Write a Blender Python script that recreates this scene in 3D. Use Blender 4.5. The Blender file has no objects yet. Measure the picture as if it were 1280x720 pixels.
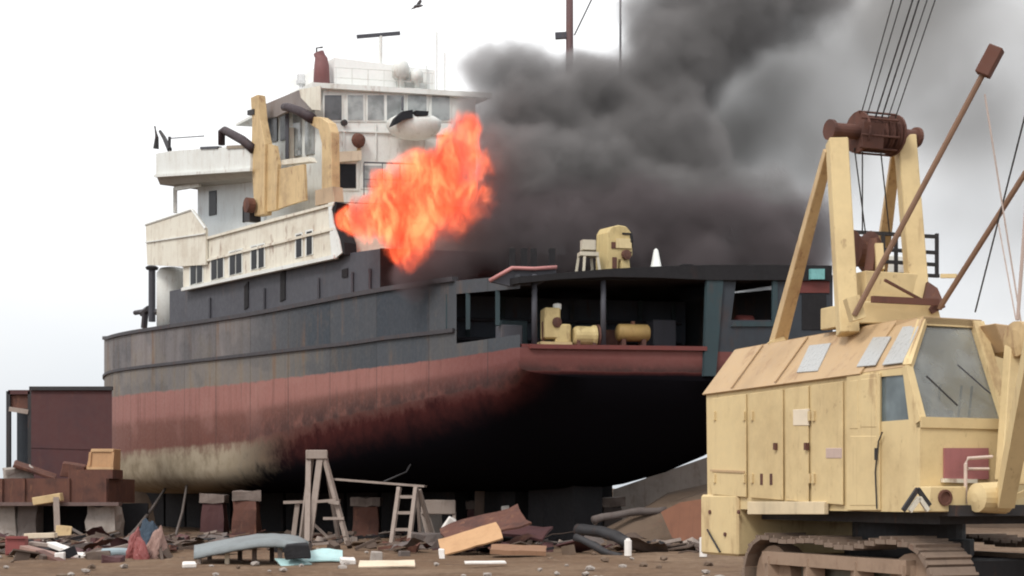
import bpy, bmesh, math, random
from mathutils import Vector, Matrix, noise as mnoise
random.seed(11)
R = math.radians
scene = bpy.context.scene
COL = scene.collection
FPX, CX, HY, CAMZ = 1800.0, 640.0, 620.0, 1.6

# ------------------------------------------------------------------ render / camera / world
cam_d = bpy.data.cameras.new('camera'); cam = bpy.data.objects.new('camera', cam_d); COL.objects.link(cam)
cam.location = (0, 0, CAMZ); cam.rotation_euler = (R(90), 0, 0)
cam_d.sensor_width = 36; cam_d.lens = FPX / 1280 * 36; cam_d.shift_y = (HY - 360) / 1280
cam_d.clip_start = 0.1; cam_d.clip_end = 4000
scene.camera = cam
scene.view_settings.view_transform = 'Standard'
scene.view_settings.look = 'None'; scene.view_settings.exposure = 0.35; scene.view_settings.gamma = 1
scene.view_settings.use_curve_mapping = False
scene.render.engine = 'CYCLES'
cy = scene.cycles
cy.use_denoising = True
cy.use_adaptive_sampling = True; cy.adaptive_threshold = 0.02
cy.max_bounces = 6; cy.diffuse_bounces = 3; cy.glossy_bounces = 2; cy.transmission_bounces = 4
cy.transparent_max_bounces = 8; cy.volume_bounces = 0
cy.volume_max_steps = 256
cy.filter_width = 2.0

SUN_EL, SUN_AZ = R(48), R(215)          # azimuth clockwise from +Y
world = bpy.data.worlds.new('World'); scene.world = world; world.use_nodes = True
nt = world.node_tree; nt.nodes.clear()
out = nt.nodes.new('ShaderNodeOutputWorld'); bg = nt.nodes.new('ShaderNodeBackground')
sky = nt.nodes.new('ShaderNodeTexSky'); sky.sky_type = 'NISHITA'; sky.sun_disc = False
sky.sun_elevation = SUN_EL; sky.sun_rotation = SUN_AZ; sky.air_density = 1.0; sky.dust_density = 3.0
hs = nt.nodes.new('ShaderNodeHueSaturation'); hs.inputs['Saturation'].default_value = 0.25
mx = nt.nodes.new('ShaderNodeMix'); mx.data_type = 'RGBA'; mx.inputs[0].default_value = 0.85
nt.links.new(sky.outputs[0], hs.inputs['Color']); nt.links.new(hs.outputs[0], mx.inputs[6])
# the cloud deck: bright, faintly uneven, a little cooler low down
tc = nt.nodes.new('ShaderNodeTexCoord')
cn = nt.nodes.new('ShaderNodeTexNoise'); cn.inputs['Scale'].default_value = 2.2; cn.inputs['Detail'].default_value = 5
mp = nt.nodes.new('ShaderNodeMapping'); mp.inputs['Scale'].default_value = (1, 1, 2.5)
nt.links.new(tc.outputs['Generated'], mp.inputs[0]); nt.links.new(mp.outputs[0], cn.inputs[0])
cr = nt.nodes.new('ShaderNodeValToRGB')
cr.color_ramp.elements[0].position = 0.3; cr.color_ramp.elements[0].color = (0.90, 0.93, 0.96, 1)
cr.color_ramp.elements[1].position = 0.62; cr.color_ramp.elements[1].color = (1.0, 1.0, 1.0, 1)
nt.links.new(cn.outputs[0], cr.inputs[0])
sc_ = nt.nodes.new('ShaderNodeVectorMath'); sc_.operation = 'SCALE'; sc_.inputs['Scale'].default_value = 11.0
sxyz = nt.nodes.new('ShaderNodeSeparateXYZ'); nt.links.new(tc.outputs['Generated'], sxyz.inputs[0])
gr = nt.nodes.new('ShaderNodeValToRGB'); gr.color_ramp.interpolation = 'EASE'
gr.color_ramp.elements[0].position = 0.0; gr.color_ramp.elements[0].color = (0.64, 0.66, 0.68, 1)
gr.color_ramp.elements[1].position = 0.32; gr.color_ramp.elements[1].color = (1.05, 1.05, 1.05, 1)
nt.links.new(sxyz.outputs[2], gr.inputs[0])
gm = nt.nodes.new('ShaderNodeVectorMath'); gm.operation = 'MULTIPLY'
nt.links.new(cr.outputs[0], gm.inputs[0]); nt.links.new(gr.outputs[0], gm.inputs[1])
nt.links.new(gm.outputs[0], sc_.inputs[0]); nt.links.new(sc_.outputs[0], mx.inputs[7])
nt.links.new(mx.outputs[2], bg.inputs['Color']); bg.inputs['Strength'].default_value = 0.1
nt.links.new(bg.outputs[0], out.inputs['Surface'])

sd = bpy.data.lights.new('sun', 'SUN'); sd.energy = 1.4; sd.angle = R(14); sd.color = (1.0, 0.96, 0.9)
so = bpy.data.objects.new('sun', sd); COL.objects.link(so)
d_to_sun = Vector((math.sin(SUN_AZ) * math.cos(SUN_EL), math.cos(SUN_AZ) * math.cos(SUN_EL), math.sin(SUN_EL)))
so.rotation_euler = (-d_to_sun).to_track_quat('-Z', 'Y').to_euler()

# ------------------------------------------------------------------ projection helpers
def P(px, py, D):
    return Vector(((px - CX) / FPX * D, D, CAMZ + (HY - py) / FPX * D))
def ZP(py, D): return CAMZ + (HY - py) / FPX * D
def G(px, D, z=0.0): return Vector(((px - CX) / FPX * D, D, z))

# ------------------------------------------------------------------ materials
def lin(c):
    return tuple((x / 12.92 if x <= 0.04045 else ((x + 0.055) / 1.055) ** 2.4) for x in (v / 255 for v in c))
class NB:
    """tiny node-graph writer"""
    def __init__(s, tree): s.t = tree
    def n(s, kind, **kw):
        nd = s.t.nodes.new(kind)
        for k, v in kw.items(): setattr(nd, k, v)
        return nd
    def l(s, a, b): s.t.links.new(a, b)
    def noise(s, vec, scale, detail=4, rough=0.55, dist=0.0):
        n = s.n('ShaderNodeTexNoise'); n.inputs['Scale'].default_value = scale
        n.inputs['Detail'].default_value = detail; n.inputs['Roughness'].default_value = rough
        n.inputs['Distortion'].default_value = dist
        if vec is not None: s.l(vec, n.inputs['Vector'])
        return n.outputs[0]
    def map(s, vec, scale=(1, 1, 1), loc=(0, 0, 0)):
        m = s.n('ShaderNodeMapping'); m.inputs['Scale'].default_value = scale; m.inputs['Location'].default_value = loc
        s.l(vec, m.inputs[0]); return m.outputs[0]
    def ramp(s, fac, a, b, c0=0.0, c1=1.0):
        m = s.n('ShaderNodeMapRange'); m.interpolation_type = 'SMOOTHSTEP'
        for i, v in ((1, a), (2, b), (3, c0), (4, c1)): m.inputs[i].default_value = v
        s.l(fac, m.inputs[0]); return m.outputs[0]
    def mix(s, fac, a, b):
        m = s.n('ShaderNodeMix'); m.data_type = 'RGBA'
        if isinstance(fac, (int, float)): m.inputs[0].default_value = fac
        else: s.l(fac, m.inputs[0])
        for i, v in ((6, a), (7, b)):
            if isinstance(v, (tuple, list)): m.inputs[i].default_value = (*v[:3], 1)
            else: s.l(v, m.inputs[i])
        return m.outputs[2]
    def math(s, op, a, b=None, c=None):
        m = s.n('ShaderNodeMath', operation=op)
        for i, v in enumerate((a, b, c)):
            if v is None: continue
            if isinstance(v, (int, float)): m.inputs[i].default_value = v
            else: s.l(v, m.inputs[i])
        return m.outputs[0]
def newmat(name):
    m = bpy.data.materials.new(name); m.use_nodes = True
    t = m.node_tree; t.nodes.clear(); b = NB(t)
    o = b.n('ShaderNodeOutputMaterial'); p = b.n('ShaderNodeBsdfPrincipled'); b.l(p.outputs[0], o.inputs[0])
    return m, b, p, o
def wmat(name, base, dirt=None, rust=None, rough=0.6, streak=0.5, patch=0.35, rustamt=0.25, scale=1.0, metal=0.0, bump=0.15, spec=0.35, chips=0.0):
    """weathered paint / stone / timber: base colour, blotches of dirt, vertical run marks, rust spots"""
    m, b, p, o = newmat(name)
    dirt = dirt or tuple(v * 0.45 for v in base)
    geo = b.n('ShaderNodeNewGeometry').outputs['Position']
    n1 = b.noise(geo, 0.9 * scale, 6, 0.62)
    n2 = b.noise(b.map(geo, (5 * scale, 5 * scale, 0.45 * scale)), 1.0, 4, 0.6)
    n3 = b.noise(geo, 9 * scale, 4, 0.7)
    c = b.mix(b.math('MULTIPLY', b.ramp(n1, 0.42, 0.72), patch), base, dirt)
    c = b.mix(b.math('MULTIPLY', b.ramp(n2, 0.5, 0.78), streak), c, dirt)
    c = b.mix(b.math('MULTIPLY', b.ramp(n3, 0.3, 0.75), 0.22), c, tuple(min(1, v * 1.3) for v in base))
    if rust:
        n4 = b.noise(b.map(geo, (2.5 * scale, 2.5 * scale, 0.8 * scale), (7, 3, 1)), 1.0, 7, 0.68)
        c = b.mix(b.math('MULTIPLY', b.ramp(n4, 0.56, 0.68), rustamt), c, rust)
    if chips:
        n5 = b.noise(b.map(geo, (6, 6, 4), (2, 9, 4)), 1.0, 8, 0.72); n6 = b.noise(geo, 0.6, 3)
        c = b.mix(b.math('MULTIPLY', b.math('MULTIPLY', b.ramp(n5, 0.60, 0.66), b.ramp(n6, 0.40, 0.62)), chips), c, (0.20, 0.105, 0.06))
        n7 = b.noise(b.map(geo, (9, 9, 0.5), (1, 5, 2)), 1.0, 3, 0.6)
        c = b.mix(b.math('MULTIPLY', b.math('MULTIPLY', b.ramp(n7, 0.62, 0.72), b.ramp(n6, 0.62, 0.40)), chips * 0.7), c, (0.30, 0.18, 0.10))
    b.l(c, p.inputs['Base Color'])
    b.l(b.ramp(n3, 0.2, 0.8, rough - 0.12, min(1, rough + 0.15)), p.inputs['Roughness'])
    p.inputs['Metallic'].default_value = metal; p.inputs['Specular IOR Level'].default_value = spec
    if bump:
        bp = b.n('ShaderNodeBump'); bp.inputs['Strength'].default_value = bump; bp.inputs['Distance'].default_value = 0.03
        b.l(n1, bp.inputs['Height']); b.l(bp.outputs[0], p.inputs['Normal'])
    return m
RUST = (0.12, 0.045, 0.022); RUST_P = (0.20, 0.085, 0.04)
M = {}
M['ship_white'] = wmat('ship_white', (0.69, 0.705, 0.68), (0.45, 0.41, 0.34), RUST_P, 0.5, 0.32, 0.28, 0.35, 1.1)
M['ship_cream'] = wmat('ship_cream', (0.68, 0.645, 0.55), (0.42, 0.34, 0.25), RUST_P, 0.5, 0.5, 0.5, 0.6, 0.9)
M['ship_grey'] = wmat('ship_grey', (0.066, 0.067, 0.08), (0.04, 0.038, 0.045), (0.12, 0.09, 0.08), 0.6, 0.5, 0.4, 0.4, 0.5)
M['ship_dark'] = wmat('ship_dark', (0.035, 0.042, 0.052), (0.018, 0.02, 0.025), (0.07, 0.035, 0.025), 0.65, 0.5, 0.5, 0.35, 0.6)
M['ship_teal'] = wmat('ship_teal', (0.028, 0.05, 0.058), (0.02, 0.025, 0.03), (0.08, 0.04, 0.03), 0.6, 0.5, 0.4, 0.35, 0.6)
M['rail_dark'] = wmat('rail_dark', (0.05, 0.045, 0.05), None, RUST, 0.6, 0.3, 0.3, 0.4, 1)
M['soot_shade'] = wmat('soot_shade', (0.016, 0.015, 0.017), (0.008, 0.008, 0.009), (0.05, 0.025, 0.02), 0.9, 0.4, 0.4, 0.25, 0.8)  # near-black for scorched parts and for the added shade fillers
M['interior'] = wmat('interior', (0.085, 0.10, 0.125), (0.04, 0.045, 0.055), (0.10, 0.045, 0.03), 0.8, 0.5, 0.5, 0.5, 0.8)
M['red_paint'] = wmat('red_paint', (0.14, 0.036, 0.031), (0.08, 0.03, 0.03), RUST, 0.6, 0.4, 0.4, 0.3, 1)
M['davit_yellow'] = wmat('davit_yellow', (0.56, 0.41, 0.22), (0.33, 0.22, 0.12), RUST_P, 0.6, 0.6, 0.75, 0.7, 1.3)
M['crane_yellow'] = wmat('crane_yellow', (0.64, 0.50, 0.275), (0.41, 0.295, 0.155), RUST_P, 0.6, 0.22, 0.6, 0.45, 0.75, spec=0.25, chips=0.5)
M['crane_roof'] = wmat('crane_roof', (0.47, 0.325, 0.185), (0.34, 0.225, 0.125), RUST_P, 0.6, 0.15, 0.7, 0.45, 0.9, chips=0.35)
M['machine_yellow'] = wmat('machine_yellow', (0.52, 0.41, 0.20), (0.28, 0.20, 0.09), RUST, 0.55, 0.4, 0.4, 0.4, 2)
M['rust_brown'] = wmat('rust_brown', (0.125, 0.055, 0.04), (0.05, 0.028, 0.026), (0.21, 0.10, 0.06), 0.8, 0.55, 0.75, 0.7, 1.5)
M['purple_rust'] = wmat('purple_rust', (0.085, 0.036, 0.036), (0.045, 0.028, 0.036), (0.11, 0.045, 0.035), 0.75, 0.4, 0.7, 0.5, 0.5)
M['dark_steel'] = wmat('dark_steel', (0.035, 0.033, 0.035), None, RUST, 0.6, 0.3, 0.3, 0.35, 2)
M['track_steel'] = wmat('track_steel', (0.20, 0.145, 0.11), (0.09, 0.065, 0.05), RUST, 0.7, 0.3, 0.5, 0.4, 3)
M['track_dirt'] = wmat('track_dirt', (0.30, 0.21, 0.15), (0.17, 0.11, 0.075), RUST, 0.9, 0.3, 0.5, 0.3, 3)
M['concrete'] = wmat('concrete', (0.34, 0.30, 0.27), (0.16, 0.13, 0.115), (0.15, 0.09, 0.07), 0.9, 0.4, 0.5, 0.4, 1.5)
M['dark_concrete'] = wmat('dark_concrete', (0.14, 0.115, 0.105), (0.06, 0.05, 0.048), (0.12, 0.06, 0.045), 0.9, 0.4, 0.5, 0.4, 1.5)
M['wood_grey'] = wmat('wood_grey', (0.33, 0.27, 0.235), (0.17, 0.125, 0.10), None, 0.85, 0.5, 0.4, 0, 3)
M['wood_cap'] = wmat('wood_cap', (0.20, 0.16, 0.14), (0.09, 0.065, 0.055), None, 0.9, 0.5, 0.5, 0, 3)
M['wood_dark'] = wmat('wood_dark', (0.10, 0.07, 0.055), (0.05, 0.036, 0.03), None, 0.85, 0.5, 0.4, 0, 2)
M['wood_pale'] = wmat('wood_pale', (0.66, 0.55, 0.42), (0.40, 0.30, 0.2), None, 0.8, 0.4, 0.4, 0, 3)
M['ply_tan'] = wmat('ply_tan', (0.50, 0.30, 0.16), (0.33, 0.18, 0.09), None, 0.75, 0.35, 0.4, 0, 2)
M['tarp'] = wmat('tarp', (0.20, 0.22, 0.225), (0.10, 0.10, 0.10), None, 0.6, 0.3, 0.5, 0, 1.5)
M['cyan_plastic'] = wmat('cyan_plastic', (0.42, 0.62, 0.62), (0.28, 0.40, 0.40), None, 0.4, 0.2, 0.4, 0, 3)
M['white_plastic'] = wmat('white_plastic', (0.78, 0.74, 0.70), (0.5, 0.45, 0.4), None, 0.5, 0.2, 0.3, 0, 3)
M['pink_cloth'] = wmat('pink_cloth', (0.30, 0.19, 0.16), (0.15, 0.09, 0.08), None, 0.9, 0.3, 0.4, 0, 4)
M['red_plastic'] = wmat('red_plastic', (0.25, 0.07, 0.065), (0.13, 0.045, 0.045), None, 0.5, 0.3, 0.4, 0, 3)
M['blue_cloth'] = wmat('blue_cloth', (0.04, 0.06, 0.085), (0.02, 0.025, 0.035), None, 0.8, 0.3, 0.4, 0, 4)
M['rope'] = wmat('rope', (0.11, 0.09, 0.08), None, None, 0.9, 0.2, 0.3, 0, 5, bump=0)
M['cable'] = wmat('cable', (0.045, 0.043, 0.045), None, None, 0.5, 0.2, 0.3, 0, 5, bump=0)
M['pink_sign'] = wmat('pink_sign', (0.33, 0.13, 0.13), (0.2, 0.09, 0.09), None, 0.6, 0.4, 0.5, 0, 4)
M['earth'] = wmat('earth', (0.15, 0.105, 0.075), (0.08, 0.055, 0.042), (0.17, 0.09, 0.06), 0.95, 0.2, 0.5, 0.4, 1.5, bump=0.6)
M['skylight'] = wmat('skylight', (0.40, 0.405, 0.40), (0.34, 0.33, 0.32), None, 0.3, 0.3, 0.3, 0, 2)
M['feather'] = wmat('feather', (0.12, 0.12, 0.13), None, None, 0.8, 0, 0.2, 0, 8, bump=0)
def glass(name, col, rough=0.08, spec=0.6):
    m, b, p, o = newmat(name)
    geo = b.n('ShaderNodeNewGeometry').outputs['Position']
    n = b.noise(geo, 2.0, 3)
    b.l(b.mix(b.ramp(n, 0.35, 0.7), col, tuple(v * 0.55 for v in col)), p.inputs['Base Color'])
    p.inputs['Roughness'].default_value = rough; p.inputs['Specular IOR Level'].default_value = spec
    return m
M['dark_glass'] = glass('dark_glass', (0.012, 0.012, 0.015), 0.35, 0.15)
M['grey_glass'] = glass('grey_glass', (0.13, 0.135, 0.145), 0.2, 0.3)
M['pale_glass'] = glass('pale_glass', (0.34, 0.36, 0.36))
M['slate_glass'] = glass('slate_glass', (0.16, 0.20, 0.215))
def cab_glass():
    m, b, p, o = newmat('cab_glass')
    p.inputs['Base Color'].default_value = (0.30, 0.31, 0.30, 1); p.inputs['Roughness'].default_value = 0.12
    geo = b.n('ShaderNodeNewGeometry').outputs['Position']
    n = b.noise(geo, 1.7, 4)
    tr = b.n('ShaderNodeBsdfTransparent'); tr.inputs[0].default_value = (0.8, 0.83, 0.82, 1)
    ms = b.n('ShaderNodeMixShader'); b.l(b.ramp(n, 0.3, 0.75, 0.35, 0.75), ms.inputs[0])
    b.l(tr.outputs[0], ms.inputs[1]); b.l(p.outputs[0], ms.inputs[2]); b.l(ms.outputs[0], o.inputs[0])
    return m
M['cab_glass'] = cab_glass()

def hull_material():
    m, b, p, o = newmat('hull_paint')
    uvn = b.n('ShaderNodeUVMap'); uvn.uv_map = 'UVMap'
    sx = b.n('ShaderNodeSeparateXYZ'); b.l(uvn.outputs[0], sx.inputs[0])
    u, v0 = sx.outputs[0], sx.outputs[1]
    geo = b.n('ShaderNodeNewGeometry').outputs['Position']
    nbig = b.noise(geo, 0.35, 5, 0.6); nmid = b.noise(geo, 1.4, 6, 0.65); nfine = b.noise(geo, 7, 4, 0.7)
    nst = b.noise(b.map(uvn.outputs[0], (1.6, 0.22, 1)), 1.0, 6, 0.62)
    nst2 = b.noise(b.map(uvn.outputs[0], (4.5, 0.35, 1), (5, 2, 0)), 1.0, 5, 0.65)
    wob = b.math('MULTIPLY', b.math('SUBTRACT', nmid, 0.5), 0.16)
    v = b.math('ADD', v0, wob)
    # dark topsides, grey-blue with brownish run marks and paler repaint patches
    top = b.mix(b.ramp(nst, 0.42, 0.68), (0.058, 0.068, 0.08), (0.10, 0.09, 0.085))
    top = b.mix(b.math('MULTIPLY', b.ramp(nst2, 0.52, 0.75), 0.35), top, (0.16, 0.14, 0.105))
    top = b.mix(b.math('MULTIPLY', b.ramp(nbig, 0.5, 0.68), 0.6), top, (0.036, 0.052, 0.06))
    top = b.mix(b.math('MULTIPLY', b.ramp(u, 11, 24), 0.85), top, b.mix(b.ramp(nst, .35, .7), (0.235, 0.205, 0.20), (0.15, 0.125, 0.115)))
    top = b.mix(b.math('MULTIPLY', b.ramp(u, 21, 10), 0.85), top, (0.036, 0.047, 0.062))
    top = b.mix(b.math('MULTIPLY', b.ramp(nmid, 0.56, 0.7), 0.45), top, (0.10, 0.085, 0.075))
    low = b.mix(b.ramp(nst, 0.4, 0.65), (0.17, 0.15, 0.135), (0.25, 0.205, 0.145))
    top = b.mix(b.math('MULTIPLY', b.ramp(v, 3.02, 2.98), b.ramp(u, 6, 20, 0.1, 0.6)), top, low)
    rust_ = b.math('MULTIPLY', b.ramp(nst, 0.52, 0.66), b.ramp(nbig, 0.36, 0.58))
    top = b.mix(b.math('MULTIPLY', rust_, 0.85), top, (0.17, 0.095, 0.055))
    npat = b.noise(b.map(uvn.outputs[0], (.42, .8, 1), (9, 4, 0)), 1.0, 3, .5)
    top = b.mix(b.math('MULTIPLY', b.ramp(npat, .5, .6), .3), top, (0.05, 0.056, 0.065))
    top = b.mix(b.math('MULTIPLY', b.math('MULTIPLY', b.ramp(npat, .47, .36), b.ramp(u, 12, 24)), .35), top, (0.22, 0.185, 0.14))
    cu = b.math('FLOOR', b.math('ADD', b.math('MULTIPLY', u, 0.29), 0.5)); cv = b.math('FLOOR', b.math('MULTIPLY', v0, 1.0))
    cb = b.n('ShaderNodeCombineXYZ'); b.l(cu, cb.inputs[0]); b.l(cv, cb.inputs[1])
    wn = b.n('ShaderNodeTexWhiteNoise'); wn.noise_dimensions = '3D'; b.l(cb.outputs[0], wn.inputs['Vector'])
    plate = b.ramp(wn.outputs['Value'], 0, 1, .0, 1)
    top = b.mix(b.math('MULTIPLY', b.ramp(plate, .55, .95), .35), top, (0.025, 0.032, 0.042))
    top = b.mix(b.math('MULTIPLY', b.ramp(plate, .35, .05), .25), top, (0.14, 0.125, 0.115))
    # red boot-topping in two tones, streaked and rust stained
    red = b.mix(b.ramp(v, 1.62, 1.42), (0.285, 0.125, 0.105), (0.175, 0.07, 0.053))
    red = b.mix(b.math('MULTIPLY', b.ramp(nst2, 0.5, 0.7), 0.55), red, (0.13, 0.05, 0.038))
    red = b.mix(b.math('MULTIPLY', b.ramp(nbig, 0.52, 0.7), 0.5), red, (0.33, 0.165, 0.14))
    red = b.mix(b.math('MULTIPLY', b.ramp(nst, 0.6, 0.72), 0.5), red, (0.09, 0.05, 0.04))
    red = b.mix(b.math('MULTIPLY', b.ramp(u, 9, 0.5), 0.8), red, (0.125, 0.036, 0.033))
    # bottom: weathered olive-tan fouling forward, aft a dark sooty coating with underside shade painted in
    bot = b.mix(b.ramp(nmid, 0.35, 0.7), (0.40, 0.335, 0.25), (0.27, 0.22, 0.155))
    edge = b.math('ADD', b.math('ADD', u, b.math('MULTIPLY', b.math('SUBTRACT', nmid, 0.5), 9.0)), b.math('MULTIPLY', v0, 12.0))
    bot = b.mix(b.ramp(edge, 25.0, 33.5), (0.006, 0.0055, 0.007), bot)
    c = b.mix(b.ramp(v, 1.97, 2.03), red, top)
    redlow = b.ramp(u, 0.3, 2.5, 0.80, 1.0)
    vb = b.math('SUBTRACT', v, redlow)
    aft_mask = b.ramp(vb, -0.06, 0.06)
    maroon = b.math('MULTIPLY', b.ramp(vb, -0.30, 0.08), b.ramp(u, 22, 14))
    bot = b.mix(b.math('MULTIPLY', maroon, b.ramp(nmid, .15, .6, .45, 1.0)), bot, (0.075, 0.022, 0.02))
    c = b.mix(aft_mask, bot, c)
    # grime near the darkened bottom
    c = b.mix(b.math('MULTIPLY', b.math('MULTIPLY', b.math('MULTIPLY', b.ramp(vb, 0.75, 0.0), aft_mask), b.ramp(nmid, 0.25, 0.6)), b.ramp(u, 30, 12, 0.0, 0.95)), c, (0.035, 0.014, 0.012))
    # chips
    c = b.mix(b.math('MULTIPLY', b.math('MULTIPLY', b.ramp(nfine, 0.66, 0.74), aft_mask), 0.35), c, (0.15, 0.10, 0.085))
    # welded plate seams
    fr = b.math('FRACT', b.math('MULTIPLY', u, 0.29))
    seam = b.math('MULTIPLY', b.ramp(b.math('ABSOLUTE', b.math('SUBTRACT', fr, 0.5)), 0.012, 0.004), 0.5)
    c = b.mix(b.math('MULTIPLY', seam, b.ramp(v, 0.9, 1.1)), c, (0.02, 0.018, 0.018))
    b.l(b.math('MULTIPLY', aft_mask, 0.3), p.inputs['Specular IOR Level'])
    b.l(c, p.inputs['Base Color']); b.l(b.ramp(nfine, 0.2, 0.8, 0.5, 0.8), p.inputs['Roughness'])
    bp = b.n('ShaderNodeBump'); bp.inputs['Strength'].default_value = 0.3; bp.inputs['Distance'].default_value = 0.06
    b.l(nbig, bp.inputs['Height']); b.l(bp.outputs[0], p.inputs['Normal'])
    return m
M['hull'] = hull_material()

def ground_material():
    m, b, p, o = newmat('yard_soil')
    geo = b.n('ShaderNodeNewGeometry').outputs['Position']
    n0 = b.noise(geo, 0.15, 5, 0.6); n1 = b.noise(geo, 0.9, 7, 0.65); n2 = b.noise(b.map(geo, (1, 0.5, 1)), 5, 6, 0.7)
    c = b.mix(b.ramp(n0, 0.35, 0.7), (0.155, 0.098, 0.062), (0.215, 0.148, 0.10))
    c = b.mix(b.math('MULTIPLY', b.ramp(n1, 0.45, 0.7), 0.6), c, (0.095, 0.06, 0.042))
    c = b.mix(b.math('MULTIPLY', b.ramp(n2, 0.5, 0.72), 0.5), c, (0.29, 0.215, 0.155))
    c = b.mix(b.math('MULTIPLY', b.ramp(n2, 0.45, 0.3), 0.5), c, (0.065, 0.042, 0.033))
    n3 = b.noise(b.map(geo, (.35, 3.2, 1), (3, 1, 0)), 1.0, 5, .65, .4)
    c = b.mix(b.math('MULTIPLY', b.ramp(n3, 0.52, 0.66), 0.55), c, (0.08, 0.05, 0.036))
    b.l(c, p.inputs['Base Color']); p.inputs['Roughness'].default_value = 0.95; p.inputs['Specular IOR Level'].default_value = 0.1
    bp = b.n('ShaderNodeBump'); bp.inputs['Strength'].default_value = 0.7; bp.inputs['Distance'].default_value = 0.08
    b.l(n2, bp.inputs['Height']); b.l(bp.outputs[0], p.inputs['Normal'])
    return m
M['soil'] = ground_material()

# ------------------------------------------------------------------ mesh helpers
class MB:
    def __init__(s): s.v = []; s.f = []; s.uv = []
    def add(s, vs, fs, uvs=None):
        o = len(s.v); s.v += [tuple(x) for x in vs]
        for i, f in enumerate(fs):
            s.f.append(tuple(o + k for k in f)); s.uv.append(uvs[i] if uvs else None)
        return s
    def prism(s, pts, ext):
        """closed polygon extruded along a vector"""
        n = len(pts); pts = [Vector(p) for p in pts]; e = Vector(ext)
        fs = [tuple(range(n)), tuple(range(2 * n - 1, n - 1, -1))]
        fs += [(i, i + n, (i + 1) % n + n, (i + 1) % n) for i in range(n)]
        return s.add(pts + [p + e for p in pts], fs)
    def block(s, plan, zb, zt, top=None):
        """vertical block: plan corners (x,y); zb/zt numbers or per-corner lists; top: other plan for the upper corners"""
        n = len(plan); top = top or plan
        zb = zb if isinstance(zb, (list, tuple)) else [zb] * n; zt = zt if isinstance(zt, (list, tuple)) else [zt] * n
        vs = [(p[0], p[1], z) for p, z in zip(plan, zb)] + [(p[0], p[1], z) for p, z in zip(top, zt)]
        fs = [tuple(range(n)), tuple(range(2 * n - 1, n - 1, -1))] + [(i, i + n, (i + 1) % n + n, (i + 1) % n) for i in range(n)]
        return s.add(vs, fs)
    def box(s, c, size, rz=0.0, rx=0.0, ry=0.0):
        m = Matrix.Rotation(rz, 3, 'Z') @ Matrix.Rotation(ry, 3, 'Y') @ Matrix.Rotation(rx, 3, 'X')
        h = Vector(size) / 2; c = Vector(c)
        vs = [c + m @ Vector((sx * h.x, sy * h.y, sz * h.z)) for sz in (-1, 1) for sx, sy in ((-1, -1), (1, -1), (1, 1), (-1, 1))]
        return s.add(vs, [(3, 2, 1, 0), (4, 5, 6, 7), (0, 1, 5, 4), (1, 2, 6, 5), (2, 3, 7, 6), (3, 0, 4, 7)])
    def beam(s, p0, p1, w, h, up=(0, 0, 1), w1=None, h1=None):
        p0, p1 = Vector(p0), Vector(p1); d = (p1 - p0).normalized(); up = Vector(up)
        if abs(d.dot(up)) > 0.97: up = Vector((0, 1, 0))
        x = d.cross(up).normalized(); y = x.cross(d)
        vs = []
        for p, a, c in ((p0, w / 2, h / 2), (p1, (w1 or w) / 2, (h1 or h) / 2)):
            vs += [p - x * a - y * c, p + x * a - y * c, p + x * a + y * c, p - x * a + y * c]
        return s.add(vs, [(3, 2, 1, 0), (4, 5, 6, 7), (0, 1, 5, 4), (1, 2, 6, 5), (2, 3, 7, 6), (3, 0, 4, 7)])
    def tube(s, pts, r, n=8, r1=None, caps=True):
        pts = [Vector(p) for p in pts]; k = len(pts); vs = []
        for i, p in enumerate(pts):
            d = (pts[min(i + 1, k - 1)] - pts[max(i - 1, 0)]).normalized()
            up = Vector((0, 0, 1)) if abs(d.z) < 0.95 else Vector((0, 1, 0))
            x = d.cross(up).normalized(); y = x.cross(d)
            rr = r + ((r1 if r1 is not None else r) - r) * i / max(1, k - 1)
            vs += [p + (x * math.cos(2 * math.pi * j / n) + y * math.sin(2 * math.pi * j / n)) * rr for j in range(n)]
        fs = [(i * n + j, i * n + (j + 1) % n, (i + 1) * n + (j + 1) % n, (i + 1) * n + j) for i in range(k - 1) for j in range(n)]
        if caps: fs += [tuple(range(n - 1, -1, -1)), tuple((k - 1) * n + j for j in range(n))]
        return s.add(vs, fs)
    def lathe(s, base, axis, prof, n=16):
        """prof: (along, radius) pairs around an axis"""
        base, ax = Vector(base), Vector(axis).normalized()
        up = Vector((0, 0, 1)) if abs(ax.z) < 0.95 else Vector((0, 1, 0))
        x = ax.cross(up).normalized(); y = x.cross(ax); vs = []
        for a, r in prof:
            vs += [base + ax * a + (x * math.cos(2 * math.pi * j / n) + y * math.sin(2 * math.pi * j / n)) * max(r, 1e-4) for j in range(n)]
        k = len(prof)
        fs = [(i * n + j, i * n + (j + 1) % n, (i + 1) * n + (j + 1) % n, (i + 1) * n + j) for i in range(k - 1) for j in range(n)]
        fs += [tuple(range(n - 1, -1, -1)), tuple((k - 1) * n + j for j in range(n))]
        return s.add(vs, fs)
    def build(s, name, mat, parent=None, bevel=0.0, smooth=False, label=None):
        me = bpy.data.meshes.new(name); me.from_pydata(s.v, [], s.f)
        if any(u for u in s.uv):
            lay = me.uv_layers.new(name='UVMap'); i = 0
            for f, u in zip(s.f, s.uv):
                for k in range(len(f)):
                    lay.data[i].uv = u[k] if u else (0, 0); i += 1
        bm = bmesh.new(); bm.from_mesh(me)
        if not any(u for u in s.uv) or True:
            bmesh.ops.recalc_face_normals(bm, faces=bm.faces)
        if bevel:
            es = [e for e in bm.edges if len(e.link_faces) == 2 and e.calc_face_angle(0) > 0.5]
            bmesh.ops.bevel(bm, geom=es, offset=bevel, segments=1, affect='EDGES', clamp_overlap=True)
        bm.to_mesh(me); bm.free()
        if smooth:
            for p in me.polygons: p.use_smooth = True
        mats = mat if isinstance(mat, (list, tuple)) else [mat]
        for mm in mats: me.materials.append(mm)
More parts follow.
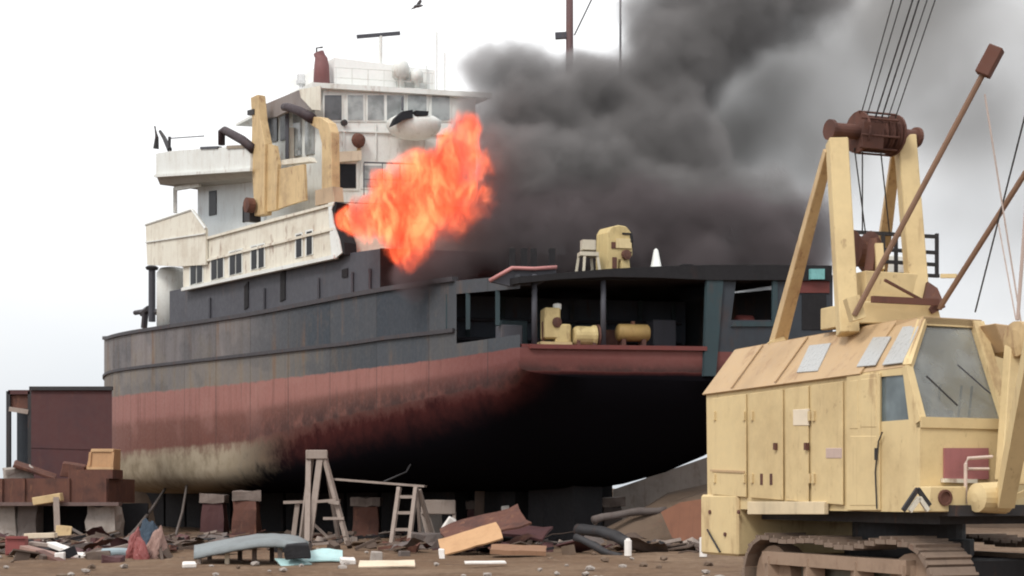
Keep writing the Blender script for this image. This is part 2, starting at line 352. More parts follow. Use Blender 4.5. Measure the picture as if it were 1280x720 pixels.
        o = bpy.data.objects.new(name, me); COL.objects.link(o)
        if parent: put(o, parent)
        if label: o['label'] = label
        return o
WORLD_OF = {}
def put(o, parent):
    """parent and keep the place in the world"""
    o.parent = parent
    m = Matrix.Identity(4); q = parent
    while q is not None: m = q.matrix_basis @ m if False else m; q = q.parent
    o.matrix_parent_inverse = wm(parent).inverted()
def wm(o):
    m = o.matrix_basis.copy()
    if o.parent: m = wm(o.parent) @ o.matrix_parent_inverse @ m
    return m
def tag(o, label, cat, group=None, kind=None):
    o['label'] = label; o['category'] = cat
    if group: o['group'] = group
    if kind: o['kind'] = kind
    return o
def thing(name, label, cat, loc=(0, 0, 0), group=None):
    o = bpy.data.objects.new(name, None); COL.objects.link(o); o.location = loc; o.empty_display_size = 0.3
    return tag(o, label, cat, group)
def jag(o, amp, scale=1.0, seed=0.0):
    """push vertices about with noise"""
    for v in o.data.vertices:
        p = Vector(v.co); n = mnoise.noise_vector(p * scale + Vector((seed, seed * 2, 0)))
        v.co = p + n * amp
    return o

def rough(o, amp, scale=1.6, cuts=3):
    bm = bmesh.new(); bm.from_mesh(o.data)
    bmesh.ops.subdivide_edges(bm, edges=[e for e in bm.edges if e.calc_length() > .12], cuts=cuts, use_grid_fill=True); bm.to_mesh(o.data); bm.free()
    return jag(o, amp, scale, sum(o.data.vertices[0].co))
# ------------------------------------------------------------------ ground
def make_ground():
    g = MB(); xs = [-1500, -400, -120, -60] + [-40 + 1.0 * i for i in range(81)] + [60, 120, 400, 1500]
    ys = [-200, -40, 0, 10] + [14 + 1.0 * i for i in range(80)] + [110, 150, 300, 800, 2500]
    vs = []
    for y in ys:
        for x in xs:
            z = 0.0
            if -45 < x < 45 and 12 < y < 96:
                z = 0.10 * mnoise.noise(Vector((x * 0.35, y * 0.35, 0))) + 0.05 * mnoise.noise(Vector((x * 1.1, y * 1.1, 3))) - 0.03
            vs.append((x, y, z))
    n = len(xs)
    fs = [(j * n + i, j * n + i + 1, (j + 1) * n + i + 1, (j + 1) * n + i) for j in range(len(ys) - 1) for i in range(n - 1)]
    g.add(vs, fs); o = g.build('ground', M['soil'], smooth=True); o['kind'] = 'structure'
make_ground()

# ------------------------------------------------------------------ THE SHIP
FI = R(35); A = Vector((-math.sin(FI), math.cos(FI), 0)); Bv = Vector((math.cos(FI), math.sin(FI), 0))
Tv = Vector((0.978, 0.208, 0)).normalized()
P0 = Vector(((650 - CX) / FPX * 43, 43, 0)); HB = 4.55; T0, LB = 31.0, 13.0
def t_of(px, inset=0.0):
    k = (px - CX) / FPX
    return (k * (P0.y + Bv.y * inset) - P0.x - Bv.x * inset) / (A.x - k * A.y)
def side(t, inset=0.0): return P0 + A * t + Bv * inset
def S(px, py, inset=0.0):
    q = side(t_of(px, inset), inset); return Vector((q.x, q.y, ZP(py, q.y)))
def Tpt(px, py, back=0.0):
    k = (px - CX) / FPX; o = P0 + A * back
    s_ = (k * o.y - o.x) / (Tv.x - k * Tv.y); q = o + Tv * s_
    return Vector((q.x, q.y, ZP(py, q.y)))
def interp(tab, x):
    if x <= tab[0][0]: return tab[0][1]
    for (x0, y0), (x1, y1) in zip(tab, tab[1:]):
        if x <= x1: return y0 + (y1 - y0) * (x - x0) / (x1 - x0)
    return tab[-1][1]
def row(pts):
    tab = []
    for px, py in pts:
        if px <= 141: tab.append((37.2, ZP(py, 75.5)))
        else: q = S(px, py); tab.append((t_of(px), q.z))
    return sorted(tab)
RAIL = row([(140, 428), (300, 397), (340, 390), (440, 371), (480, 364), (560, 352), (650, 343)])
STR1 = row([(140, 469), (440, 429), (480, 423), (560, 414), (650, 402)])
REDT = row([(140, 500), (300, 479), (480, 458), (560, 448), (650, 434)])
REDL = row([(140, 570), (300, 554), (350, 541), (450, 516), (600, 485), (650, 458)])
KEEL = [(0, 5.12), (0.6, 4.2), (1.2, 3.5), (1.9, 2.85), (2.7, 2.35), (3.5, 2.05), (4.5, 1.85), (7, 1.75), (36, 1.72), (40, 1.9), (44, 2.6)]
QEXP = [(0, 0.85), (2, 0.95), (6, 0.85), (14, 0.55), (22, 0.42), (36, 0.42), (44, 0.8)]
def hb(t): return HB if t <= T0 else HB * math.sqrt(max(0.0, 1 - ((t - T0) / LB) ** 2)) * 0.985 + 0.05
def near(t): c = P0 + Bv * HB + A * t; return c - Bv * hb(t)
def far(t):
    sk = -3.87 * max(0.0, 1 - t / 12.0); return P0 + Bv * HB + A * (t + sk) + Bv * hb(t)
stations = [0, 0.6, 1.2, 1.9, 2.7, 3.5, 4.5, 5.5, 7, 8.1, 9.5, 11, 12.5, 14, 16, 18, 20, 22, 24, 26, 28, 30, 31, 32.5, 34, 35.5, 37, 38.5, 40, 41.3, 42.4, 43.2, 43.7, 44]
def ring(t):
    """rows from the near rail down under the keel and up to the far rail: (point, v)"""
    zr, z1, z2, z3 = interp(RAIL, t), interp(STR1, t), interp(REDT, t), interp(REDL, t)
    if t > 37.2: zr += (t - 37.2) * 0.10
    zk = min(interp(KEEL, t), z3 - 0.05); q = interp(QEXP, t)
    N, F = near(t), far(t); C = (N + F) / 2; rows = []
    hh = zr - 0.42 * 1.0
    for z, v in ((zr, 4.0), (hh, 3.7), ((hh + z1) / 2, 3.35), (z1, 3.0), ((z1 + z2) / 2, 2.5), (z2, 2.0), ((z2 + z3) / 2, 1.5), (z3, 1.0)):
        rows.append((0.0, z, v))
    for k in range(1, 10):
        th = math.pi / 2 * k / 9
        rows.append((1 - max(0, math.cos(th)) ** q, zk + (z3 - zk) * (1 - math.sin(th) ** q), 1.0 - k / 9))
    nr = [(N + (C - N) * e + Vector((0, 0, z)), v) for e, z, v in rows]
    fr = [(F + (C - F) * e + Vector((0, 0, z)), v) for e, z, v in rows[:-1]][::-1]
    return nr + fr
def make_hull(ship):
    rings = [ring(t) for t in stations]; n = len(rings[0]); g = MB()
    vs = [p for r in rings for p, _ in r]; fs = []; uvs = []
    for i in range(len(stations) - 1):
        for j in range(n - 1):
            if stations[i + 1] <= 3.5 and 1 <= j < 4: continue        # open gallery on the quarter
            fs.append((i * n + j, i * n + j + 1, (i + 1) * n + j + 1, (i + 1) * n + j))
            uvs.append([(stations[i], rings[i][j][1]), (stations[i], rings[i][j + 1][1]), (stations[i + 1], rings[i + 1][j + 1][1]), (stations[i + 1], rings[i + 1][j][1])])
    # transom below the sill: rows from v=2.5 under the keel
    a, b_ = 5, n - 1 - 5
    idx = list(range(a, b_ + 1)); fs.append(tuple(idx[::-1]))
    uvs.append([(0.0, rings[0][k][1]) for k in idx[::-1]])
    g.add(vs, fs, uvs)
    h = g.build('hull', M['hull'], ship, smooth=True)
    # gentle dents in the plating
    for v in h.data.vertices:
        pass
    m = h.modifiers.new('edges', 'EDGE_SPLIT'); m.split_angle = R(35)
    return h
ship = thing('burning_ship', 'large rusting work ship on keel blocks with its aft deck on fire', 'ship', side(15, 4.5))
hull = make_hull(ship)

def strake(tab, name, w, h_, mat, t0, t1, up=0.0):
    g = MB(); ts = [t0 + (t1 - t0) * i / 44 for i in range(45)]; vs = []
    for t in ts:
        N = near(t); o = (N - near(t - 0.1)).normalized() if t > t0 else A
        nrm = Vector((-o.y, o.x, 0)); 
        if nrm.dot(Bv) > 0: nrm = -nrm
        z = interp(tab, t) + up + (max(0, t - 37.2) * 0.10 if tab is RAIL else 0)
        vs += [N - nrm * 0.12 + Vector((0, 0, z - h_ / 2)), N + nrm * w + Vector((0, 0, z - h_ / 2)), N + nrm * w + Vector((0, 0, z + h_ / 2)), N - nrm * 0.12 + Vector((0, 0, z + h_ / 2))]
    fs = [(i * 4 + j, i * 4 + (j + 1) % 4, i * 4 + 4 + (j + 1) % 4, i * 4 + 4 + j) for i in range(44) for j in range(4)] + [(3, 2, 1, 0), (176, 177, 178, 179)]
    return g.add(vs, fs).build(name, mat, hull)
strake(RAIL, 'rail_cap', 0.10, 0.16, M['rail_dark'], 3.6, 43.5, 0.06)
strake(STR1, 'rubbing_strake', 0.09, 0.13, M['rail_dark'], 3.6, 43.5)

# main deck
g = MB(); vs = []; ts = [0.05] + stations[1:-2]
for t in ts:
    for p, rise in ((near(t) + Bv * 0.06, .06), (far(t) - Bv * 0.06, .46)): vs.append(Vector((p.x, p.y, interp(RAIL, t) - 0.10 + rise * max(0, 1 - t / 8))))
for p in list(vs): vs.append(p - Vector((0, 0, 0.14)))
m_ = len(ts) * 2
fs = [(2 * i, 2 * i + 1, 2 * i + 3, 2 * i + 2) for i in range(len(ts) - 1)] + [(m_ + 2 * i, m_ + 2 * i + 2, m_ + 2 * i + 3, m_ + 2 * i + 1) for i in range(len(ts) - 1)]
fs += [(0, m_, m_ + 1, 1)] + [(2 * i, 2 * i + 2, m_ + 2 * i + 2, m_ + 2 * i) for i in range(len(ts) - 1)]
g.add(vs, fs).build('deck', M['soot_shade'], ship)

# ---- stern gallery
gal = MB()
SILL = 432
f0, f1 = Tpt(652, SILL + 2), Tpt(1038, SILL - 2)
zs = (f0.z + f1.z) / 2 - 0.05
def tp(px, back): return Tpt(px, 0, back)
fl = MB(); a_, b_ = Tpt(652, 0, 0.05), Tpt(1038, 0, 0.05); c_, d_ = b_ + A * 6.3, side(6.3, 0.15)
fl.block([(a_.x, a_.y), (b_.x, b_.y), (c_.x, c_.y), (d_.x, d_.y)], zs - 0.12, zs)
fl.build('gallery_floor', M['red_paint'], ship)
bw = MB(); e0, e1 = side(6.0, 0.15), side(6.0, 0.15) + Tv * 9.3
zt = interp(RAIL, 6.0) - 0.25
bw.prism([Vector((e0.x, e0.y, zs + .004)), Vector((e1.x, e1.y, zs + .004)), Vector((e1.x, e1.y, zt)), Vector((e0.x, e0.y, zt))], A * 0.15)
bw.build('gallery_bulkhead', M['interior'], ship)
for k in range(8):
    q_ = e0 + Tv * (.4 + k * 1.2) - A * .08
    MB().beam(Vector((q_.x, q_.y, zs)), Vector((q_.x, q_.y, zt)), .14, .16).build('bulkhead_frame', M['ship_teal'], ship)
for z_ in (zs + .7, zs + 1.35):
    q0_, q1_ = e0 + Tv * .3 - A * .2, e1 - Tv * .3 - A * .2
    MB().tube([Vector((q0_.x, q0_.y, z_)), Vector((q1_.x, q1_.y, z_ + .05))], .06, 8).build('bulkhead_pipe', M['ship_grey'], ship)
for k, (s_, b_, w_, h_, mt) in enumerate(((.6, 1.6, .7, .7, 'ship_grey'), (1.5, 3.0, .9, 1.0, 'ship_teal'), (4.6, 3.2, 1.1, .8, 'rust_brown'), (6.2, 2.6, .8, 1.1, 'ship_grey'))):
    q_ = P0 + A * b_ + Tv * s_
    o_ = MB().box((q_.x, q_.y, zs + h_ / 2), (w_, .6, h_), .3).build('locker', M[mt], ship, bevel=.03)
# stern edge of the deck above, drooping and scorched
ov = MB()
tops = [(648, 346), (700, 341), (760, 336), (820, 333), (890, 331), (960, 331), (1040, 332)]
pts = [Tpt(px, py, -0.15) for px, py in tops]; low_ = [Tpt(px, py + dy, -0.15) for (px, py), dy in zip(tops, (8, 8, 10, 14, 19, 19, 19))]
ov.prism(pts + low_[::-1], A * 0.5).build('deck_edge_beam', M['soot_shade'], ship)
# platform lip across the transom
lip = MB(); q0, q1 = Tpt(664, 430, -0.12), Tpt(884, 433, -0.12)
lip.prism([q0, q1, q1 - Vector((0, 0, 0.13)), q0 - Vector((0, 0, 0.13))], A * 0.25).build('sill_beam', M['red_paint'], ship)
def twall(name, quad, mat, back=0.0, th=0.12, parent=ship, **kw):
    return MB().prism([Tpt(px, py, back) for px, py in quad], A * th).build(name, mat, parent, **kw)
sw = twall('stern_plating', [(886, 344), (921, 344), (914, 400), (968, 400), (968, 344), (1000, 344), (1000, 364), (1037, 364), (1037, 344), (1041, 344), (1041, 470), (880, 470)], M['ship_dark'])
twall('stern_column', [(884, 343), (905, 343), (895, 470), (880, 470)], M['ship_teal'], -0.10, 0.098)
twall('red_strip', [(998, 352), (1037, 350), (1037, 366), (998, 366)], M['red_paint'], -0.05, 0.048)
twall('door_recess', [(1003, 368), (1033, 368), (1033, 412), (1003, 412)], M['soot_shade'], -0.03, 0.028)
twall('teal_lamp', [(1014, 336), (1031, 336), (1031, 349), (1014, 349)], wmat('teal_lens', (0.18, 0.42, 0.42), None, None, 0.3), -0.25, 0.2)
twall('inner_frame', [(920, 402), (966, 402), (966, 346), (972, 346), (972, 408), (914, 408)], M['ship_teal'], -0.06, 0.058)
for px in (668, 754):
    t_, b2 = Tpt(px, 343, 0.25), Tpt(px, 431, 0.25)
    MB().tube([Vector((t_.x, t_.y, zs)), t_], 0.085, 10).build('pillar', M['ship_grey'], ship, smooth=True)
for px in (560, 585, 622):
    q = S(px, 0, 0.06); tt = t_of(px)
    MB().beam(Vector((q.x, q.y, interp(STR1, tt) - .02)), Vector((q.x, q.y, interp(RAIL, tt) - 0.4)), 0.14, 0.14).build('quarter_stanchion', M['ship_teal'], ship)
# bent scrap of bulwark along the deck edge above the gallery
bk = MB().prism([Tpt(612, 352, .3), Tpt(634, 337, .3), Tpt(694, 334, .3), Tpt(696, 346, .3), Tpt(672, 356, .3), Tpt(640, 358, .3)], A * 0.1)
bk.build('bent_bulwark', M['ship_grey'], ship)
rl = MB().tube([Tpt(612, 351, .2), Tpt(640, 335, .2), Tpt(668, 336, .2), Tpt(696, 334, .2)], 0.06, 8)
rl.build('bulwark_rail', wmat('pinkish_rail', (0.45, 0.2, 0.19), None, RUST, 0.6), ship, smooth=True)
for px in (640, 655, 667, 690):
    p_ = Tpt(px, 316, 1.2)
    MB().beam(p_ + Vector((0, 0, 0.12)), p_ - Vector((0, 0, 0.7)), 0.2, 0.16).build('bitt', M['soot_shade'], ship)

# ---- dark upper hull side under the white deckhouse
def panel(pts, inset, th, name, mat, parent, **kw):
    return MB().prism([S(px, py, inset) for px, py in pts], Bv * th).build(name, mat, parent, **kw)
def sideblock(pxs, tops, bots, inset, width, name, mat, parent, dirv=None, bevel=0.0, label=None):
    """block whose near face lies on the ship's side, running inboard"""
    d = dirv or Tv; g = MB(); n = len(pxs); fr_ = [S(px, py, inset) for px, py in zip(pxs, tops)]; lo = [S(px, py, inset) for px, py in zip(pxs, bots)]
    vs = fr_ + lo + [p + d * width for p in fr_] + [p + d * width for p in lo]; fs = []
    for i in range(n - 1):
        fs += [(i, i + 1, n + i + 1, n + i), (2 * n + i, 3 * n + i, 3 * n + i + 1, 2 * n + i + 1), (i, 2 * n + i, 2 * n + i + 1, i + 1), (n + i, n + i + 1, 3 * n + i + 1, 3 * n + i)]
    fs += [(0, n, 3 * n, 2 * n), (n - 1, 3 * n - 1, 4 * n - 1, 2 * n - 1)]
    return g.add(vs, fs).build(name, mat, parent, bevel=bevel, label=label)
up = sideblock([212, 230, 330, 425, 475], [364, 360, 338, 318, 311], [418, 414, 396, 377, 368], 0.12, 7.6, 'upper_side', M['ship_grey'], ship)
for pts in ([(305, 358), (310, 352), (310, 384), (305, 387)], [(350, 343), (356, 336), (356, 374), (350, 377)], [(427, 337), (434, 335), (434, 346), (427, 347)]):
    panel(pts, 0.08, 0.038, 'slot_opening', M['soot_shade'], up)
_p = S(475, 0, .12); _q = _p + Tv * 7.7
MB().prism([Vector((_p.x, _p.y, ZP(368, _p.y))), Vector((_q.x, _q.y, ZP(366, _q.y) + .1)), Vector((_q.x, _q.y, ZP(311, _p.y) + .02)), Vector((_p.x, _p.y, ZP(311, _p.y) + .02))], A * -.03).build('scorched_bulkhead', M['soot_shade'], up)
for px in (262, 330, 398, 440, 462):
    MB().beam(S(px, 372 - (px - 262) * 0.18, 0.07), S(px, 402 - (px - 262) * 0.17, 0.07), 0.07, 0.09).build('stiffener', M['ship_grey'], up)
# rounded pale casing forward
cas = MB(); c0 = S(216, 0, 1.0); zt0, zb0 = ZP(334, c0.y), ZP(414, c0.y)
cas.lathe((c0.x, c0.y, zb0), (0, 0, 1), [(0, 0.75), (zt0 - zb0 - 0.3, 0.75), (zt0 - zb0 - 0.08, 0.6), (zt0 - zb0, 0.2)], 18).build('vent_casing', M['ship_white'], ship, smooth=True)

# ---- white lower deckhouse
dk = sideblock([229, 256, 330, 418], [304, 297, 276, 253], [361, 354, 337, 320], -0.06, 7.4, 'deckhouse', M['ship_cream'], ship)
for px, y0, y1 in ((238, 333, 356), (246, 330, 354), (264, 325, 350), (272, 323, 348), (287, 316, 344), (295, 314, 342), (314, 309, 337), (323, 307, 335), (370, 294, 322), (383, 290, 319)):
    fr_ = panel([(px - 1.4, y0 - 2), (px + 8, y0 - 4), (px + 8, y1 - 1), (px - 1.4, y1 + 1)], -0.09, 0.028, 'window_frame', M['ship_white'], dk)
    panel([(px, y0), (px + 6.2, y0 - 1.6), (px + 6.2, y1 - 2), (px, y1)], -0.11, 0.018, 'window_pane', M['dark_glass'], dk)
# wide projecting mouldings
for d0, d1 in (((229, 306), (418, 255)), ((229, 333), (418, 286))):
    MB().beam(S(*d0, -0.1), S(*d1, -0.1), 0.10, 0.10).build('moulding', M['ship_cream'], dk)
MB().beam(S(229, 362, -0.12), S(420, 321, -0.12), 0.2, 0.14).build('lower_ledge', M['ship_white'], dk)
# scorched, curled end plate
sc_pts = [(410, 254), (418, 252), (414, 262), (417, 280), (424, 300), (427, 316), (420, 322), (414, 321)]
panel(sc_pts, -0.14, 0.07, 'scorched_end_plate', M['ship_white'], dk)
_p = S(418, 0, 0); _q = _p + Tv * 7.4
MB().prism([Vector((_p.x, _p.y, ZP(320, _p.y))), Vector((_q.x, _q.y, ZP(320, _p.y))), Vector((_q.x, _q.y, ZP(253, _p.y) + .02)), Vector((_p.x, _p.y, ZP(253, _p.y) + .02))], A * -.03).build('scorched_bulkhead', M['soot_shade'], dk)
panel([(418, 252), (421, 253), (419, 266), (423, 285), (430, 303), (431, 318), (427, 317), (424, 300), (417, 280), (414, 262)], -0.10, 0.5, 'burnt_edge', M['soot_shade'], dk)
# curved bulwark at the forward end
bp_ = panel([(182, 281), (210, 271), (240, 262), (247, 272), (257, 286), (257, 331), (222, 333), (184, 331)], -0.20, 0.11, 'bulwark_plate', M['ship_cream'], ship)
MB().tube([S(182, 281, -0.2), S(240, 262, -0.2), S(257, 286, -0.2)], 0.06, 6).build('capping', M['ship_white'], bp_)
MB().beam(S(182, 303, -0.24), S(256, 292, -0.24), 0.06, 0.05).build('plate_seam', M['ship_white'], bp_)
panel([(184, 322), (206, 321), (206, 326), (184, 327)], 0.1, 0.6, 'mooring_slot', M['soot_shade'], bp_)

# ---- bluish mid house under the bridge deck
mid = sideblock([247, 330], [231, 224], [300, 290], 1.5, 6.5, 'mid_house', wmat('house_blue_white', (0.62, 0.66, 0.68), (0.42, 0.43, 0.42), RUST_P, 0.55, 0.3, 0.3, 0.3, 0.6), ship)
panel([(261, 239), (270, 238), (270, 268), (261, 270)], 1.46, 0.038, 'window_pane', M['dark_glass'], mid)
panel([(303, 258), (311, 256), (311, 276), (303, 278)], 1.46, 0.038, 'doorway', M['soot_shade'], mid)
MB().beam(S(219, 235, 0.9), S(219, 266, 0.9), 0.16, 0.16).build('porch_post', M['ship_white'], ship)
MB().beam(S(219, 236, 0.9), S(250, 231, 0.9), 0.14, 0.18).build('porch_beam', M['ship_white'], ship)

# ---- bridge wing
wing_ = MB(); pxs = [195, 212, 250, 313]
topp = [S(px, py, 0.0) for px, py in zip(pxs, (192, 189, 186, 182))]; lowp = [S(px, py, 0.0) for px, py in zip(pxs, (219, 217, 215, 211))]
wing_.prism(topp + lowp[::-1], Bv * 0.1)
wing_.prism([topp[0] + Bv * .1, topp[0] + Bv * 3.2, lowp[0] + Bv * 3.2, lowp[0] + Bv * .1], A * -0.1)
wing_.build('bridge_wing', M['ship_white'], ship)
bwing = [o for o in ship.children if o.name.startswith('bridge_wing')][0]
sf = MB(); inn = [p + Bv * 4.5 - Vector((0, 0, 0.05)) for p in lowp]; lo2 = [S(px, py, 0.5) for px, py in zip((200, 222, 270, 313), (231, 230, 226, 220))]
vs = lowp + lo2 + [p + Bv * 4 for p in lo2]; n = 4; fs = []
for r_ in range(2): fs += [(r_ * n + i, r_ * n + i + 1, (r_ + 1) * n + i + 1, (r_ + 1) * n + i) for i in range(n - 1)]
fs += [(0, 1, 9, 8), (1, 2, 10, 9), (2, 3, 11, 10), (0, 4, 8), (3, 11, 7)]
sf.add(vs, fs).build('soffit', wmat('soffit_grey', (0.36, 0.34, 0.31), None, RUST_P, 0.7), bwing)
MB().beam(S(194, 220, -0.06), S(314, 212, -0.06), 0.12, 0.12).build('wing_moulding', M['ship_white'], bwing)
MB().tube([S(212, 187, 0.1), S(205, 172, 0.2), S(200, 164, 0.2)], 0.12, 8, 0.07).build('searchlight_arm', M['dark_steel'], bwing)
MB().tube([S(195, 186, 0.1), S(196, 172, 0.1), S(193.5, 158, 0.1)], 0.14, 8, 0.04).build('navigation_bracket', M['dark_steel'], bwing)
MB().tube([S(211.5, 190, 0.1), S(212, 171, 0.1)], 0.07, 8).build('lamp_post', M['dark_steel'], bwing)
MB().tube([S(212, 173, 0.1), S(255, 170, 0.1)], 0.025, 6).build('wing_handrail', M['ship_grey'], bwing)
panel([(250, 183.5), (272, 182.5), (272, 185.5), (250, 186.5)], -0.05, 0.2, 'wing_grating', M['ship_grey'], bwing)
panel([(283, 182), (305, 181), (305, 185), (283, 186)], -0.05, 0.2, 'wing_grating', wmat('grating_brown', (0.3, 0.25, 0.2), None, None, 0.8), bwing)

# ---- wheelhouse
IN = 1.6
W0, W1 = S(404, 0, IN), S(322, 0, IN)
Lw = 6.1
plan = [(W0.x, W0.y), (W0.x + Tv.x * Lw, W0.y + Tv.y * Lw), (W1.x + Tv.x * Lw, W1.y + Tv.y * Lw), (W1.x, W1.y)]
zroof = ZP(112, W0.y); zmid = ZP(300, W0.y)
wh = MB().block(plan, zmid, zroof).build('wheelhouse', M['ship_white'], ship)
def Wpt(px, py, back=0.0):
    k = (px - CX) / FPX; o = Vector((W0.x, W0.y, 0)) + A * back
    s_ = (k * o.y - o.x) / (Tv.x - k * Tv.y); q = o + Tv * s_
    return Vector((q.x, q.y, ZP(py, q.y)))
def wpanel(quad, back, th, name, mat, parent, **kw):
    return MB().prism([Wpt(px, py, back) for px, py in quad], A * th).build(name, mat, parent, **kw)
def rect(x0, y0, x1, y1): return [(x0, y0), (x1, y0), (x1, y1), (x0, y1)]
for (x0, x1, mt) in ((406, 427, 'grey_glass'), (435, 454, 'pale_glass'), (460, 480, 'pale_glass'), (484, 505, 'pale_glass'), (510, 533, 'pale_glass'), (540, 562, 'pale_glass')):
    fr_ = wpanel(rect(x0 - 2, 117, x1 + 2, 152), -0.04, 0.038, 'window_frame', M['ship_white'], wh)
    wpanel(rect(x0, 119, x1, 150), -0.06, 0.018, 'window_pane', M[mt], wh)
fr_ = wpanel(rect(421, 202, 448, 238), -0.05, 0.048, 'window_frame', M['ship_white'], wh)
wpanel(rect(424, 205, 445, 235), -0.08, 0.028, 'window_pane', M['dark_glass'], wh)
fr_ = wpanel(rect(451, 204, 480, 236), -0.04, 0.038, 'window_frame', M['ship_white'], wh)
wpanel(rect(454, 207, 477, 234), -0.06, 0.018, 'window_pane', M['pale_glass'], wh)
wpanel([(418, 190), (452, 188), (452, 200), (418, 203)], -0.35, 0.34, 'window_hood', wmat('hood_cream', (0.6, 0.5, 0.38), None, RUST_P, 0.6), wh)
MB().lathe(Wpt(447, 176, -0.2), -A, [(0, 0.28), (0.05, 0.3), (0.25, 0.22), (0.3, 0.05)], 14).build('floodlight', M['rust_brown'], wh)
MB().tube([Wpt(449, 180, -0.15), Wpt(448, 192, -0.1)], 0.07, 8).build('floodlight_post', M['davit_yellow'], wh)
MB().lathe(Wpt(429, 154, -0.08), -A, [(0, 0.12), (0.15, 0.12), (0.16, 0.02)], 10).build('lamp', M['dark_steel'], wh)
MB().beam(Wpt(405, 163, -0.06), Wpt(560, 168, -0.06), 0.06, 0.07).build('deck_seam', M['ship_white'], wh)
MB().beam(Wpt(455, 203, -0.7), Wpt(520, 205, -0.7), 0.05, 0.05).build('handrail', M['ship_grey'], wh)
for k, (px, py) in enumerate(((455, 244), (478, 246), (500, 247), (522, 248))):
    MB().beam(Wpt(px, 204, -.7), Wpt(px, py, -.7), .035, .035).build('rail_stanchion', M['ship_grey'], wh)
MB().beam(Wpt(455, 224, -.7), Wpt(522, 226, -.7), .03, .03).build('handrail', M['ship_grey'], wh)
for px in (420, 440, 460, 480, 500, 520, 540): 
    q = Wpt(px, 0, .15); MB().tube([(q.x, q.y, zroof + .15), (q.x, q.y, zroof + .95)], .018, 6).build('roof_stanchion', M['ship_white'], wh)
for h_ in (.55, .95): MB().tube([Vector((Wpt(418, 0, .15).x, Wpt(418, 0, .15).y, zroof + h_)), Vector((Wpt(542, 0, .15).x, Wpt(542, 0, .15).y, zroof + h_))], .016, 6).build('roof_rail', M['ship_white'], wh)
for px in (430, 470, 531): MB().tube([Wpt(px, 155, -.05), Wpt(px, 200, -.05)], .03, 6).build('drain_pipe', M['ship_white'], wh)
# left (outboard) side of the wheelhouse: windows and posts
for (x0, x1, y0, y1) in ((334, 346, 146, 178), (350, 358, 143, 176), (366, 376, 140, 196), (381, 392, 138, 194)):
    panel([(x0, y0 + 2), (x1, y0), (x1, y1 - 2), (x0, y1)], IN - 0.06, 0.058, 'side_window', M['grey_glass'] if x0 < 360 else M['pale_glass'], wh)
MB().beam(S(359, 140, IN - 0.4), S(359, 198, IN - 0.4), 0.14, 0.14).build('side_post', M['ship_grey'], wh)
MB().beam(S(331, 146, IN - 0.2), S(331, 180, IN - 0.2), 0.14, 0.14).build('side_post', M['ship_white'], wh)
MB().beam(S(364, 160, IN - 0.15), S(364, 200, IN - 0.15), 0.24, 0.14).build('side_post', M['ship_cream'], wh)
# roof slab with a grubby overhang
oh = 0.55
def out_(i, a_, b2): return (plan[i][0] + A.x * a_ + Tv.x * b2, plan[i][1] + A.y * a_ + Tv.y * b2)
rf = MB().block([out_(0, -0.25, -oh), out_(1, -0.25, oh), out_(2, 0.9, oh), out_(3, 0.9, -oh)], zroof, [zroof + 0.2, zroof + 0.2, zroof + 0.1, zroof + 0.1])
roof = rf.build('roof', M['ship_white'], wh)
fa = MB(); 
q0, q1 = S(324, 136, IN - 0.95), S(398, 108, IN - 0.62)
MB().prism([S(322, 134, IN - .75), S(372, 113, IN - .75), S(398, 108, IN - .75), S(396, 138, IN - .75), S(365, 136, IN - .75), S(345, 146, IN - .75), S(326, 148, IN - .75)], Bv * 0.14).build('side_awning', wmat('awning_brown', (0.24, 0.21, 0.20), (0.12, 0.1, 0.1), RUST_P, 0.7), wh)
panel([(374, 112), (400, 107), (400, 138), (390, 137), (376, 122)], IN - 0.80, 0.04, 'awning_corner', M['ship_cream'], wh)
# bulwark round the top of the wheelhouse
tw = MB(); tb = [Wpt(418, 0, 0.6), Wpt(544, 0, 0.6)]; z0, z1 = zroof + 0.2, ZP(72, tb[0].y)
tw.block([(tb[0].x, tb[0].y), (tb[1].x, tb[1].y), (tb[1].x + A.x * 4, tb[1].y + A.y * 4), (tb[0].x + A.x * 4, tb[0].y + A.y * 4)], z0, [z1, z1 - .25, z1 - .25, z1])
tw.build('top_house', wmat('bright_white', (0.80, 0.81, 0.79), (0.6, 0.6, 0.58), None, 0.5, 0.2, 0.2, 0, 0.6), wh)
q = Wpt(501, 105, 0.3)
MB().lathe((q.x, q.y, zroof + .2), (0, 0, 1), [(0, 0.16), (0.5, 0.16), (0.55, 0.34), (0.9, 0.36), (1.15, 0.28), (1.28, 0.05)], 16).build('radome', M['ship_white'], wh, smooth=True)
q = Wpt(521, 105, 0.2)
MB().lathe((q.x, q.y, zroof + .2), (0, 0, 1), [(0, 0.10), (0.35, 0.10), (0.4, 0.26), (0.75, 0.26), (0.9, 0.05)], 14).build('radome', M['ship_white'], wh, smooth=True)
q = Wpt(476, 105, 1.0)
MB().tube([(q.x, q.y, z1 - .05), (q.x, q.y, ZP(45, q.y))], 0.07, 8).build('radar_post', M['ship_white'], wh)
MB().beam(Wpt(446, 46, 1.0), Wpt(500, 41.5, 1.0), 0.12, 0.13).build('radar_bar', M['ship_grey'], wh)
for px, y in ((546, 40), (556, 66), (533, 82)):
    q = Wpt(px, 105, 0.5); MB().tube([(q.x, q.y, zroof + .2), (q.x, q.y, ZP(y, q.y))], 0.03, 6).build('whip_aerial', M['ship_white'], wh)
